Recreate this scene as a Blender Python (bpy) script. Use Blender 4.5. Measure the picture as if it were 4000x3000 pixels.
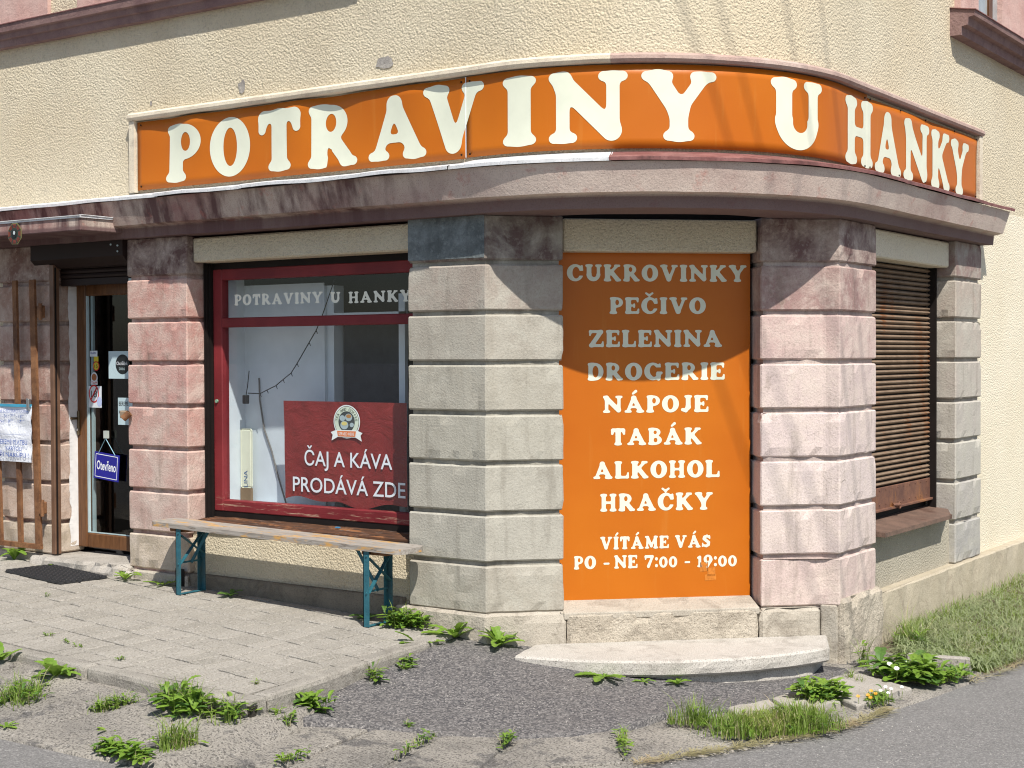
import bpy, bmesh, math, random
import numpy as np
from mathutils import Vector, Matrix, noise

scene = bpy.context.scene
for _o in list(bpy.data.objects):
    bpy.data.objects.remove(_o)
col = scene.collection
PI = math.pi

# ------------------------------------------------------------------ camera
YAW, PITCH, ROLL = 0.605765, 0.019341, -0.003390
_d = Vector((-math.sin(YAW), math.cos(YAW), 0)); _r = Vector((math.cos(YAW), math.sin(YAW), 0)); _z = Vector((0, 0, 1))
_f = _d*math.cos(PITCH)-_z*math.sin(PITCH); _u = _d*math.sin(PITCH)+_z*math.cos(PITCH)
_r2 = _r*math.cos(ROLL)+_u*math.sin(ROLL); _u2 = _u*math.cos(ROLL)-_r*math.sin(ROLL)
cam_d = bpy.data.cameras.new('camera'); cam = bpy.data.objects.new('camera', cam_d); col.objects.link(cam)
M = Matrix((_r2, _u2, -_f)).transposed().to_4x4(); M.translation = Vector((4.9912, -6.9418, 1.6))
cam.matrix_world = M
cam_d.sensor_width = 36.0; cam_d.lens = 5767.7/4000*36; cam_d.clip_end = 500; cam_d.clip_start = .1
scene.camera = cam
scene.render.resolution_x = 1024; scene.render.resolution_y = 768

# ------------------------------------------------------------------ light
SUN_EL, SUN_AZ = math.radians(53.5), math.radians(-37.2)
S = Vector((math.cos(SUN_EL)*math.cos(SUN_AZ), math.cos(SUN_EL)*math.sin(SUN_AZ), math.sin(SUN_EL)))
world = bpy.data.worlds.new('World'); scene.world = world; world.use_nodes = True
wn = world.node_tree; bg = wn.nodes['Background']; sky = wn.nodes.new('ShaderNodeTexSky')
sky.sky_type = 'NISHITA'; sky.sun_disc = False; sky.sun_elevation = SUN_EL
sky.sun_rotation = math.atan2(S.x, S.y); sky.air_density = 1.0; sky.dust_density = 1.2; sky.ozone_density = 1.0
wn.links.new(sky.outputs[0], bg.inputs[0]); bg.inputs[1].default_value = 0.09
sl = bpy.data.lights.new('sun', 'SUN'); sl.energy = 4.6; sl.angle = math.radians(.53); sl.color = (1, .955, .88)
sun = bpy.data.objects.new('sun', sl); col.objects.link(sun)
sun.rotation_euler = S.to_track_quat('Z', 'Y').to_euler(); sun.location = (6, -5, 10)
vs = scene.view_settings; vs.view_transform = 'Standard'; vs.look = 'None'; vs.gamma = 1.0; vs.exposure = 0.45
vs.use_curve_mapping = False
scene.cycles.use_denoising = True; scene.cycles.filter_width = 1.1; scene.cycles.max_bounces = 8; scene.cycles.transparent_max_bounces = 12

# ------------------------------------------------------------------ helpers
def lin(r, g, b):
    f = lambda v: (v/255/12.92) if v/255 <= .04045 else ((v/255+.055)/1.055)**2.4
    return (f(r), f(g), f(b), 1)
def rgb(*v): return tuple(v)+(1,)

def finish(o, parent=None, color=None, smooth=False):
    col.objects.link(o)
    if parent is not None: o.parent = parent
    if color is not None: o.color = tuple(color)+((1,) if len(color) == 3 else ())
    if smooth:
        o.data.polygons.foreach_set('use_smooth', [True]*len(o.data.polygons))
    return o
def mesh(name, verts, faces, mat, parent=None, color=None, smooth=False):
    me = bpy.data.meshes.new(name); me.from_pydata([tuple(v) for v in verts], [], faces); me.update()
    me.materials.append(mat)
    return finish(bpy.data.objects.new(name, me), parent, color, smooth)
def bmobj(name, bm, mat, parent=None, color=None, smooth=False):
    bmesh.ops.recalc_face_normals(bm, faces=bm.faces[:])
    me = bpy.data.meshes.new(name); bm.to_mesh(me); bm.free(); me.materials.append(mat)
    return finish(bpy.data.objects.new(name, me), parent, color, smooth)
def tag(o, label, cat, group=None, kind=None):
    if label: o['label'] = label
    if cat: o['category'] = cat
    if group: o['group'] = group
    if kind: o['kind'] = kind
    return o
def struct(o):
    o['kind'] = 'structure'; return o
def thing(name, label, cat, loc=(0, 0, 0), group=None):
    o = bpy.data.objects.new(name, None); col.objects.link(o); o.location = loc; o.empty_display_size = .1
    return tag(o, label, cat, group)
def ne(name, parent):                       # never used for parts; parts are meshes
    o = bpy.data.objects.new(name, None); col.objects.link(o); o.parent = parent; return o

def add_box(bm, a, b, bevel=0.0, seg=1):
    x0, y0, z0 = a; x1, y1, z1 = b
    t = bmesh.new()
    vs_ = [t.verts.new(p) for p in ((x0,y0,z0),(x1,y0,z0),(x1,y1,z0),(x0,y1,z0),(x0,y0,z1),(x1,y0,z1),(x1,y1,z1),(x0,y1,z1))]
    for f in ((0,3,2,1),(4,5,6,7),(0,1,5,4),(1,2,6,5),(2,3,7,6),(3,0,4,7)): t.faces.new([vs_[i] for i in f])
    if bevel: bmesh.ops.bevel(t, geom=t.edges[:], offset=bevel, segments=seg, affect='EDGES', profile=.5)
    merge(bm, t)
def merge(bm, t):
    mp = {v: bm.verts.new(v.co) for v in t.verts}
    for f in t.faces:
        try: bm.faces.new([mp[v] for v in f.verts])
        except ValueError: pass
    t.free()
def box(name, a, b, mat, parent=None, bevel=0.0, color=None):
    bm = bmesh.new(); add_box(bm, a, b, bevel); return bmobj(name, bm, mat, parent, color)
def add_bar(bm, p, q, w, h, up=(0, 0, 1)):
    """rectangular bar from p to q"""
    p = Vector(p); q = Vector(q); d = (q-p).normalized(); up = Vector(up)
    s = d.cross(up)
    if s.length < 1e-4: s = d.cross(Vector((0, 1, 0)))
    s.normalize(); n = s.cross(d)
    vv = [bm.verts.new(c+s*i*w/2+n*j*h/2) for c in (p, q) for i, j in ((-1,-1),(1,-1),(1,1),(-1,1))]
    for f in ((3,2,1,0),(4,5,6,7),(0,1,5,4),(1,2,6,5),(2,3,7,6),(3,0,4,7)): bm.faces.new([vv[i] for i in f])
def add_tube(bm, pts, r, n=8, r1=None):
    pts = [Vector(p) for p in pts]; rings = []
    for i, p in enumerate(pts):
        d = (pts[min(i+1, len(pts)-1)]-pts[max(i-1, 0)]).normalized()
        a = d.cross(Vector((0, 0, 1)))
        if a.length < 1e-3: a = d.cross(Vector((0, 1, 0)))
        a.normalize(); b = a.cross(d)
        rr = r if r1 is None else r+(r1-r)*i/(len(pts)-1)
        rings.append([bm.verts.new(p+a*rr*math.cos(2*PI*k/n)+b*rr*math.sin(2*PI*k/n)) for k in range(n)])
    for A, B in zip(rings, rings[1:]):
        for k in range(n): bm.faces.new((A[k], A[(k+1) % n], B[(k+1) % n], B[k]))
    bm.faces.new(rings[0][::-1]); bm.faces.new(rings[-1])
def prism_bm(poly, z0, z1):
    bm = bmesh.new(); n = len(poly)
    a = [bm.verts.new((x, y, z0 if not callable(z0) else z0(x, y))) for x, y in poly]
    b = [bm.verts.new((x, y, z1 if not callable(z1) else z1(x, y))) for x, y in poly]
    bm.faces.new(a[::-1]); bm.faces.new(b)
    for i in range(n): bm.faces.new((a[i], a[(i+1) % n], b[(i+1) % n], b[i]))
    return bm
def prism(name, poly, z0, z1, mat, parent=None, bevel=0.0, color=None):
    bm = prism_bm(poly, z0, z1)
    if bevel: bmesh.ops.bevel(bm, geom=bm.edges[:], offset=bevel, segments=2, affect='EDGES', profile=.5)
    return bmobj(name, bm, mat, parent, color)
def nz(p, s=1.0, seed=0): return noise.noise(Vector((p[0]*s+seed*7.3, p[1]*s-seed*3.1, p[2]*s+seed*1.7)))

def block(name, poly, z0, z1, mat, parent, color=None, b=.009, amp=.0025, chip=.012, seed=0, step=.045):
    """worn masonry block: closed plan polygon (counter-clockwise), rounded edges, chipped arrises"""
    pts = []; n = len(poly); P = [Vector((x, y)) for x, y in poly]
    for i in range(n):
        p, q, r = P[i-1], P[i], P[(i+1) % n]
        d0 = (q-p).normalized(); d1 = (r-q).normalized()
        n0 = Vector((d0.y, -d0.x)); n1 = Vector((d1.y, -d1.x))
        L = (r-q).length; bb = min(b, L*.3)
        pts.append((q-d0*b*.9, n0)); pts.append((q+d1*bb*.9, n1))
        k = max(1, int((L-2*bb)/step))
        for j in range(1, k): pts.append((q+d1*(bb+(L-2*bb)*j/k), n1))
    m = max(2, int((z1-z0-2*b)/step))
    rows = [(z0, b)]+[(z0+b+(z1-z0-2*b)*j/m, 0) for j in range(m+1)]+[(z1, b)]
    verts = []; faces = []
    N = len(pts)
    for ri, (z, ins) in enumerate(rows):
        edge = ri in (0, 1, len(rows)-2, len(rows)-1)
        for p, nn in pts:
            c = Vector((p.x-nn.x*ins, p.y-nn.y*ins, z))
            v = nz(c, 9, seed)*amp + nz(c, 40, seed+3)*amp*.5
            if edge:
                w = max(0, nz(c, 11, seed+9)-.12)
                v -= w*chip*2.2
            c.x += nn.x*v; c.y += nn.y*v
            if ri in (0, len(rows)-1): c.z += nz(c, 14, seed+5)*.003
            verts.append(c)
    for i in range(len(rows)-1):
        for j in range(N):
            faces.append((i*N+j, i*N+(j+1) % N, (i+1)*N+(j+1) % N, (i+1)*N+j))
    faces.append(tuple(range(N))[::-1]); faces.append(tuple(range((len(rows)-1)*N, len(rows)*N)))
    return mesh(name, verts, faces, mat, parent, color)

# wall path: straight left wall, rounded corner, straight right wall (pier plane)
RAD, CX, CY = 1.55, .015, 1.55; ARC = RAD*PI/2
def path(u):
    if u < 0: return Vector((CX+u, 0)), Vector((0, -1))
    if u < ARC:
        a = u/RAD; return Vector((CX+RAD*math.sin(a), CY-RAD*math.cos(a))), Vector((math.sin(a), -math.cos(a)))
    return Vector((CX+RAD, CY+u-ARC)), Vector((1, 0))
def pp(u, off, z):
    p, n = path(u); return Vector((p.x+n.x*off, p.y+n.y*off, z))
def usteps(u0, u1, fine=.06, coarse=.3):
    us = [u0]; u = u0
    while u < u1-1e-6:
        st = fine if -.001 <= u < ARC-.001 else coarse
        nu = u+st
        for k in (0, ARC):
            if u < k-1e-6 and nu > k: nu = k
        u = min(nu, u1); us.append(u)
    return us
def sweep(name, prof, u0, u1, mat, parent, closed=True, jit=0, seed=0, fine=.06, coarse=.3, color=None, smooth=False):
    us = usteps(u0, u1, fine, coarse); V = []; F = []; m = len(prof)
    for u in us:
        for k, (o, z) in enumerate(prof):
            v = pp(u, o, z)
            if jit:
                v += Vector((nz(v, 3, seed), nz(v, 3, seed+4), nz(v, 3, seed+8)))*jit
            V.append(v)
    for i in range(len(us)-1):
        for k in range(m if closed else m-1):
            F.append((i*m+k, i*m+(k+1) % m, (i+1)*m+(k+1) % m, (i+1)*m+k))
    if closed:
        F.append(tuple(range(m))[::-1]); F.append(tuple(range((len(us)-1)*m, len(us)*m)))
    bm = bmesh.new(); vv = [bm.verts.new(v) for v in V]
    for f in F: bm.faces.new([vv[i] for i in f])
    return bmobj(name, bm, mat, parent, color, smooth)

# ------------------------------------------------------------------ materials
class MB:
    def __init__(s, name, rough=.9, spec=.3):
        s.m = bpy.data.materials.new(name); s.m.use_nodes = True; s.t = s.m.node_tree
        s.b = s.t.nodes['Principled BSDF']; s.b.inputs['Roughness'].default_value = rough
        s.b.inputs['Specular IOR Level'].default_value = spec; s.co = None
    def n(s, ty, **k):
        x = s.t.nodes.new(ty)
        for a, v in k.items(): setattr(x, a, v)
        return x
    def l(s, a, b): s.t.links.new(a, b)
    def coords(s, scale=(1, 1, 1)):
        tc = s.n('ShaderNodeNewGeometry'); mp = s.n('ShaderNodeMapping'); mp.inputs['Scale'].default_value = scale
        s.l(tc.outputs['Position'], mp.inputs[0]); return mp.outputs[0]
    def noise(s, scale, detail=4, rough=.55, sc=(1, 1, 1), dist=0):
        detail = min(detail, 5); x = s.n('ShaderNodeTexNoise'); x.inputs['Scale'].default_value = scale; x.inputs['Detail'].default_value = detail
        x.inputs['Roughness'].default_value = rough; x.inputs['Distortion'].default_value = dist
        s.l(s.coords(sc), x.inputs['Vector']); return x.outputs['Fac']
    def voro(s, scale, feature='F1', out='Distance', sc=(1, 1, 1)):
        x = s.n('ShaderNodeTexVoronoi', feature=feature); x.inputs['Scale'].default_value = scale
        s.l(s.coords(sc), x.inputs['Vector']); return x.outputs[out]
    def ramp(s, f, a, b, va=0.0, vb=1.0):
        x = s.n('ShaderNodeMapRange'); x.inputs[1].default_value = a; x.inputs[2].default_value = b
        x.inputs[3].default_value = va; x.inputs[4].default_value = vb; s.l(f, x.inputs[0]); return x.outputs[0]
    def mul(s, a, b, op='MULTIPLY'):
        x = s.n('ShaderNodeMath', operation=op)
        for i, v in enumerate((a, b)):
            if isinstance(v, (int, float)): x.inputs[i].default_value = v
            else: s.l(v, x.inputs[i])
        return x.outputs[0]
    def mix(s, f, a, b, mode='MIX'):
        x = s.n('ShaderNodeMix', data_type='RGBA', blend_type=mode)
        for i, v in ((0, f), (6, a), (7, b)):
            if isinstance(v, (int, float)): x.inputs[i].default_value = v
            elif isinstance(v, tuple): x.inputs[i].default_value = v
            else: s.l(v, x.inputs[i])
        return x.outputs[2]
    def objcol(s): return s.n('ShaderNodeObjectInfo').outputs['Color']
    def objrand(s): return s.n('ShaderNodeObjectInfo').outputs['Random']
    def z(s, a, b):
        x = s.n('ShaderNodeSeparateXYZ'); s.l(s.coords(), x.inputs[0]); return s.ramp(x.outputs[2], a, b)
    def bump(s, h, strength=.5, dist=.01):
        x = s.n('ShaderNodeBump'); x.inputs['Strength'].default_value = strength; x.inputs['Distance'].default_value = dist
        s.l(h, x.inputs['Height'])
        if s.co is not None: s.l(s.co, x.inputs['Normal'])
        s.co = x.outputs[0]; s.l(s.co, s.b.inputs['Normal'])
    def col(s, c):
        if isinstance(c, tuple): s.b.inputs['Base Color'].default_value = c
        else: s.l(c, s.b.inputs['Base Color'])
        return s
    def rough(s, f): s.l(f, s.b.inputs['Roughness'])

def plain(name, c, rough=.6, spec=.4, var=.12, vs_=8, bump=0, bs=60, bd=.003, metal=0):
    m = MB(name, rough, spec); f = m.ramp(m.noise(vs_), .3, .7)
    d = tuple(v*(1-var) for v in c[:3])+(1,); h = tuple(min(1, v*(1+var)) for v in c[:3])+(1,)
    m.col(m.mix(f, d, h)); m.b.inputs['Metallic'].default_value = metal
    if bump: m.bump(m.noise(bs, 5), bump, bd)
    return m.m

def m_plaster(name, base, dark, light, grain=95, bd=.012, stain=.35):
    m = MB(name, .95, .15)
    g = m.noise(grain, 4, .72); v = m.voro(grain*.9)
    f = m.ramp(m.noise(1.3, 4), .35, .68); c = m.mix(f, base, light)
    c = m.mix(m.mul(m.ramp(m.noise(.9, 5, .62, (2.2, 2.2, .30)), .50, .74), stain), c, dark)
    c = m.mix(m.mul(m.ramp(m.noise(2.6, 4, .6), .60, .70), .22), c, tuple(x*.86 for x in dark[:3])+(1,))
    c = m.mix(m.ramp(g, .36, .47, .5, 0), c, tuple(x*.6 for x in base[:3])+(1,))
    m.col(c)
    m.bump(m.mul(g, m.mul(v, -.45), 'ADD'), .95, bd)
    return m.m

def m_block(name, dirt=(.16, .13, .10, 1), pale=(.62, .53, .46, 1), amount=.6, grain=70, top=None):
    """painted, faded render on rusticated blocks; object colour is the paint, with ledge shade mixed in on top blocks"""
    m = MB(name, .9, .2); oc = m.objcol()
    f = m.ramp(m.noise(4.5, 7, .68, dist=.4), .40, .66)
    c = m.mix(m.mul(f, amount), oc, pale)
    f2 = m.ramp(m.noise(22, 6, .7), .52, .66); c = m.mix(m.mul(f2, .35), c, pale)
    st = m.ramp(m.noise(3.2, 6, .6, (4, 4, .5)), .54, .74); c = m.mix(m.mul(st, .45), c, dirt)
    f3 = m.ramp(m.noise(7, 8, .72), .60, .70); c = m.mix(m.mul(f3, .4), c, tuple(v*1.15 for v in dirt[:3])+(1,))
    sp = m.ramp(m.noise(110, 3), .36, .48, .24, 0); c = m.mix(sp, c, tuple(v*.9 for v in dirt[:3])+(1,))
    cr = m.ramp(m.voro(5, 'DISTANCE_TO_EDGE', 'Distance', (1, 1, 1)), .0, .006, 1, 0)
    cr = m.mul(cr, m.ramp(m.noise(2.2, 2), .56, .64)); c = m.mix(m.mul(cr, .55), c, dirt)
    m.col(c)
    m.bump(m.noise(grain, 5, .65), .6, .007); m.bump(m.noise(9, 5, .6), .22, .010); m.bump(m.mul(cr, -1.0), .3, .006)
    return m.m

def m_stone(name, base, dirt, pale, amount=.5, grain=60, bd=.01, spk=.4):
    m = MB(name, .93, .2)
    c = m.mix(m.ramp(m.noise(3, 7, .65), .35, .68), base, pale)
    c = m.mix(m.mul(m.ramp(m.noise(5.5, 7, .7, dist=.6), .52, .68), amount), c, dirt)
    c = m.mix(m.ramp(m.noise(170, 2), .34, .47, spk, 0), c, tuple(v*.5 for v in dirt[:3])+(1,))
    c = m.mix(m.ramp(m.noise(120, 2), .58, .7, 0, spk*.6), c, tuple(min(1, v*1.35) for v in pale[:3])+(1,))
    m.col(c); m.bump(m.noise(grain, 6, .7), .7, bd); m.bump(m.noise(11, 5, .6), .6, .015)
    return m.m

def m_ledge():
    m = MB('ledge_paint', .88, .2)
    base = rgb(.30, .165, .15); pale = rgb(.52, .43, .365); dk = rgb(.095, .044, .045)
    f = m.ramp(m.noise(1.1, 6, .65), .36, .60); c = m.mix(f, base, pale)
    tcx = m.n('ShaderNodeSeparateXYZ'); m.l(m.coords(), tcx.inputs[0])
    # left half is dark burgundy paint, washed out towards the corner
    fx = m.ramp(tcx.outputs[0], -.9, .25); fx = m.mul(fx, m.ramp(tcx.outputs[0], -2.5, -2.9, 0, 0), 'ADD')
    st = m.ramp(m.noise(5, 5, .6, (1.6, 1.6, .12)), .40, .60)
    c = m.mix(m.mul(m.mul(m.mul(1.0, fx, 'SUBTRACT'), st), .9), c, dk)
    c = m.mix(m.mul(m.mul(fx, m.ramp(m.noise(2.2, 4), .3, .6, .5, 1)), .75), c, rgb(.64, .53, .46))
    st2 = m.ramp(m.noise(9, 4, .6, (1.4, 1.4, .10)), .58, .72); c = m.mix(m.mul(st2, .6), c, rgb(.50, .40, .36))
    c = m.mix(m.mul(m.ramp(m.noise(7, 6, .7), .58, .70), .5), c, rgb(.42, .13, .10))
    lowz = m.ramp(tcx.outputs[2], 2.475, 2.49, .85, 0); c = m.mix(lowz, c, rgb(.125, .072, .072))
    c = m.mix(m.ramp(m.noise(160, 2), .35, .47, .3, 0), c, rgb(.10, .06, .05))
    m.col(c); m.bump(m.noise(75, 5, .65), .5, .006); m.bump(m.noise(10, 4), .4, .01)
    return m.m

def m_asphalt(name, base, light, tone, sc=140, bd=.006, dust=.25, big=.3):
    m = MB(name, .92, .25)
    v = m.voro(sc, 'F1', 'Color'); h = m.n('ShaderNodeRGBToBW'); m.l(v, h.inputs[0])
    c = m.mix(m.ramp(h.outputs[0], .25, .85), base, light)
    c = m.mix(m.ramp(h.outputs[0], .80, .86, 0, .8), c, tuple(min(1, x*1.25) for x in light[:3])+(1,))
    c = m.mix(m.ramp(m.noise(sc*1.6, 2), .36, .46, .6, 0), c, tuple(x*.45 for x in base[:3])+(1,))
    c = m.mix(m.mul(m.ramp(m.noise(1.6, 6, .65), .40, .68), dust), c, tone)
    c = m.mix(m.mul(m.ramp(m.noise(5, 6, .7), .55, .7), big), c, tone)
    m.col(c); m.bump(m.mul(h.outputs[0], m.noise(sc*.7, 3), 'ADD'), .8, bd)
    return m.m

def m_wood(name, cols, sc=(1, 14, 14), axis_noise=6, rough=.75, bump=.4):
    m = MB(name, rough, .3)
    f = m.noise(axis_noise, 7, .65, sc, .6); c = m.mix(m.ramp(f, .35, .6), cols[0], cols[1])
    if len(cols) > 2: c = m.mix(m.ramp(m.noise(4.5, 6, .7, (1, 3, 3)), .53, .62), c, cols[2])
    if len(cols) > 3: c = m.mix(m.ramp(m.noise(9, 6, .7, (1, 6, 6)), .58, .66), c, cols[3])
    m.col(c); m.bump(f, bump, .004); return m.m

def m_rust(name, a, b, c3, rough=.75):
    m = MB(name, rough, .35)
    c = m.mix(m.ramp(m.noise(9, 6, .7), .38, .62), a, b)
    c = m.mix(m.ramp(m.noise(4, 6, .7, (1, 1, .5)), .55, .68), c, c3)
    c = m.mix(m.ramp(m.noise(90, 3), .35, .45, .4, 0), c, tuple(v*.4 for v in a[:3])+(1,))
    m.col(c); m.bump(m.noise(120, 4), .3, .002); return m.m

def m_glass(name, tint=(.95, .97, .97, 1), refl=(1, 1, 1, 1), ior=1.5):
    m = bpy.data.materials.new(name); m.use_nodes = True; t = m.node_tree; t.nodes.clear()
    o = t.nodes.new('ShaderNodeOutputMaterial'); mx = t.nodes.new('ShaderNodeMixShader')
    lw = t.nodes.new('ShaderNodeLayerWeight'); pw = t.nodes.new('ShaderNodeMath'); pw.operation = 'POWER'; pw.inputs[1].default_value = 5
    t.links.new(lw.outputs['Facing'], pw.inputs[0]); fr = t.nodes.new('ShaderNodeMath'); fr.operation = 'MULTIPLY_ADD'
    fr.inputs[1].default_value = .90; fr.inputs[2].default_value = .045; t.links.new(pw.outputs[0], fr.inputs[0])
    tr = t.nodes.new('ShaderNodeBsdfTransparent'); tr.inputs[0].default_value = tint
    gl = t.nodes.new('ShaderNodeBsdfGlossy'); gl.inputs[0].default_value = refl; gl.inputs['Roughness'].default_value = .01
    t.links.new(fr.outputs[0], mx.inputs[0]); t.links.new(tr.outputs[0], mx.inputs[1]); t.links.new(gl.outputs[0], mx.inputs[2])
    t.links.new(mx.outputs[0], o.inputs[0]); return m

def m_leaf(name, a, b, vein=None):
    m = MB(name, .55, .4); f = m.objrand()
    c = m.mix(f, a, b); c = m.mix(m.ramp(m.noise(3.5, 4, .65), .52, .66, 0, .55), c, tuple(x*y for x, y in zip(b[:3], (1.35, 1.05, 1.3)))+(1,)); c = m.mix(m.ramp(m.noise(60, 4), .35, .7), c, tuple(v*.8 for v in a[:3])+(1,))
    m.col(c)
    tr = m.n('ShaderNodeBsdfTranslucent'); m.l(c, tr.inputs[0]); mx = m.n('ShaderNodeMixShader'); mx.inputs[0].default_value = .35
    out = m.t.nodes['Material Output']; m.l(m.b.outputs[0], mx.inputs[1]); m.l(tr.outputs[0], mx.inputs[2]); m.l(mx.outputs[0], out.inputs[0])
    return m.m

PL_L = m_plaster('cream_roughcast', rgb(.715, .615, .445), rgb(.55, .47, .35), rgb(.765, .68, .515), 72, .020)
PL_LOW = m_plaster('grey_roughcast', rgb(.44, .40, .315), rgb(.27, .24, .19), rgb(.50, .46, .37), 85, .014, .5)
PL_R = m_plaster('cream_fine_render', rgb(.80, .715, .55), rgb(.66, .57, .42), rgb(.84, .765, .61), 85, .012)
BLK = m_block('faded_block_paint')
BLK_G = m_block('weathered_block_render', pale=(.445, .425, .365, 1), dirt=(.18, .16, .13, 1), amount=.7)
STN = m_stone('plinth_stone', rgb(.385, .345, .285), rgb(.20, .17, .135), rgb(.47, .425, .355), .6)
STN_R = m_stone('coarse_conglomerate', rgb(.43, .375, .30), rgb(.20, .17, .135), rgb(.54, .48, .39), .5, 38, .03, .6)
WSTEP = m_stone('white_terrazzo', rgb(.44, .41, .365), rgb(.23, .205, .175), rgb(.50, .47, .425), .5, 90, .004, .7)
CONC = m_stone('concrete', rgb(.32, .295, .26), rgb(.17, .155, .13), rgb(.40, .37, .33), .5, 80, .006, .5)
LEDGE = m_ledge()
ASPH_A = m_asphalt('apron_asphalt', rgb(.070, .068, .072), rgb(.24, .225, .215), rgb(.17, .155, .14), 105, .012, .30, .15)
ASPH_R = m_asphalt('road_asphalt', rgb(.150, .145, .14), rgb(.25, .24, .23), rgb(.225, .22, .212), 120, .008, .3, .1)
# more materials
def m_paver():
    m = MB('concrete_paver', .92, .2)
    r = m.objrand(); base = m.mix(r, rgb(.27, .25, .215), rgb(.34, .315, .275))
    c = m.mix(m.mul(m.ramp(m.noise(2.2, 6, .65), .4, .68), .6), base, rgb(.35, .325, .285))
    c = m.mix(m.ramp(m.noise(95, 3), .38, .50, .45, 0), c, rgb(.09, .08, .068))
    c = m.mix(m.ramp(m.noise(85, 3), .55, .66, 0, .6), c, rgb(.46, .43, .39))
    m.col(c); m.bump(m.noise(90, 3), .8, .008); return m.m
def m_gutter():
    m = MB('gutter_concrete', .94, .2)
    c = m.mix(m.ramp(m.noise(2.5, 7, .65), .35, .66), rgb(.20, .185, .165), rgb(.36, .33, .285))
    c = m.mix(m.ramp(m.noise(5, 7, .7), .52, .62, 0, .85), c, rgb(.105, .10, .098))
    c = m.mix(m.ramp(m.noise(90, 3), .38, .50, .75, 0), c, rgb(.06, .055, .05))
    c = m.mix(m.ramp(m.noise(110, 2), .6, .7, 0, .6), c, rgb(.48, .45, .41))
    m.col(c); m.bump(m.noise(70, 6, .7), .8, .012); return m.m
def m_orange():
    m = MB('orange_vinyl', .42, .3)
    c = m.mix(m.ramp(m.noise(1.2, 3), .35, .65), rgb(.435, .108, .0035), rgb(.475, .130, .005))
    c = m.mix(m.mul(m.ramp(m.noise(3, 6, .6, (5, 5, .5)), .60, .72), .25), c, rgb(.50, .19, .03))
    m.col(c); m.bump(m.noise(2.5, 2, .5), .25, .02); m.bump(m.noise(14, 3, .5, (3, 3, .4)), .10, .004); return m.m
def m_poster():
    m = MB('dark_red_vinyl', .42, .45)
    c = m.mix(m.ramp(m.noise(3, 4), .35, .65), rgb(.185, .016, .016), rgb(.24, .026, .022))
    m.col(c); m.bump(m.noise(6, 5, .6, (1, 1, 1.6), .8), .5, .03); return m.m
def m_paper():
    m = MB('crumpled_paper', .6, .4); m.col(m.mix(m.noise(6, 4), rgb(.70, .72, .78), rgb(.80, .81, .85)))
    m.bump(m.noise(22, 4, .6, dist=.8), .6, .012); return m.m
def m_redpaint():
    m = MB('red_window_paint', .6, .4)
    c = m.mix(m.ramp(m.noise(3, 5), .35, .65), rgb(.135, .010, .014), rgb(.20, .020, .024))
    c = m.mix(m.mul(m.ramp(m.noise(16, 6, .7, (.25, 3, 3)), .57, .66), m.z(.70, .56)), c, rgb(.44, .30, .21))
    m.col(c); m.bump(m.noise(40, 5, .6, (.3, 3, 3)), .35, .004); return m.m
PAVER = m_paver(); GUT = m_gutter(); ORANGE = m_orange(); POSTER = m_poster(); PAPER = m_paper(); REDP = m_redpaint()
CREAMTXT = plain('cream_lettering', rgb(.66, .68, .55), .45, .4, .04)
WHITETXT = plain('white_lettering', rgb(.78, .80, .84), .5, .4, .04)
TIN = m_rust('white_flashing', rgb(.62, .63, .64), rgb(.74, .74, .75), rgb(.52, .50, .50), .4)
TIN_R = m_rust('red_flashing', rgb(.17, .065, .06), rgb(.26, .12, .11), rgb(.11, .05, .045), .6)
SURR = m_stone('moulding_render', rgb(.60, .52, .40), rgb(.33, .25, .21), rgb(.70, .63, .50), .4, 80, .006, .25)
SURR_P = m_stone('moulding_paint_brown', rgb(.38, .26, .22), rgb(.22, .13, .12), rgb(.48, .37, .32), .5, 80, .006, .25)
DARKM = plain('black_brown_metal', rgb(.014, .011, .010), .6, .15, .2)
JOINT = m_stone('sand_joint', rgb(.035, .031, .025), rgb(.02, .018, .015), rgb(.055, .05, .04), .5)
BOXM = plain('dark_brown_aluminium', rgb(.022, .013, .011), .5, .2, .1)
RAILM = plain('brown_rail_metal', rgb(.14, .075, .045), .45, .5, .2)
DOORW = m_wood('brown_door_wood', [rgb(.085, .034, .012), rgb(.15, .066, .026)], (8, 8, 1), 5, .4, .15)
SILLW = m_wood('weathered_sill_wood', [rgb(.028, .017, .012), rgb(.11, .050, .026), rgb(.24, .105, .042), rgb(.17, .14, .12)], (1, 10, 10), 4, .7, .5)
SEATW = m_wood('worn_bench_wood', [rgb(.21, .185, .16), rgb(.36, .33, .295), rgb(.50, .285, .095), rgb(.16, .13, .105)], (1, 12, 12), 5, .7, .5)
BENCHP = m_rust('teal_bench_paint', rgb(.018, .095, .13), rgb(.028, .13, .165), rgb(.05, .085, .085), .5)
GATEM = m_rust('rusty_gate_iron', rgb(.14, .06, .026), rgb(.25, .12, .055), rgb(.07, .03, .017), .7)
SHUTM = m_rust('rusty_shutter_steel', rgb(.17, .115, .075), rgb(.24, .17, .115), rgb(.20, .085, .035), .6)
SHUTB = m_rust('rusty_shutter_plate', rgb(.115, .055, .040), rgb(.19, .09, .055), rgb(.30, .13, .04), .6)
SILLT = m_rust('brown_tin_sill', rgb(.13, .085, .065), rgb(.19, .12, .09), rgb(.10, .055, .04), .55)
GLASS = m_glass('window_glass', (.93, .96, .97, 1)); GLASS_D = m_glass('door_glass', (.80, .84, .84, 1))
WHITEB = plain('white_display_board', rgb(.62, .67, .71), .6, .4, .04)
WHITEJ = plain('white_jamb_paint', rgb(.72, .71, .70), .8, .2, .08, 20)
INTD = plain('dark_interior', rgb(.030, .028, .030), .8, .2, .2)
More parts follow.
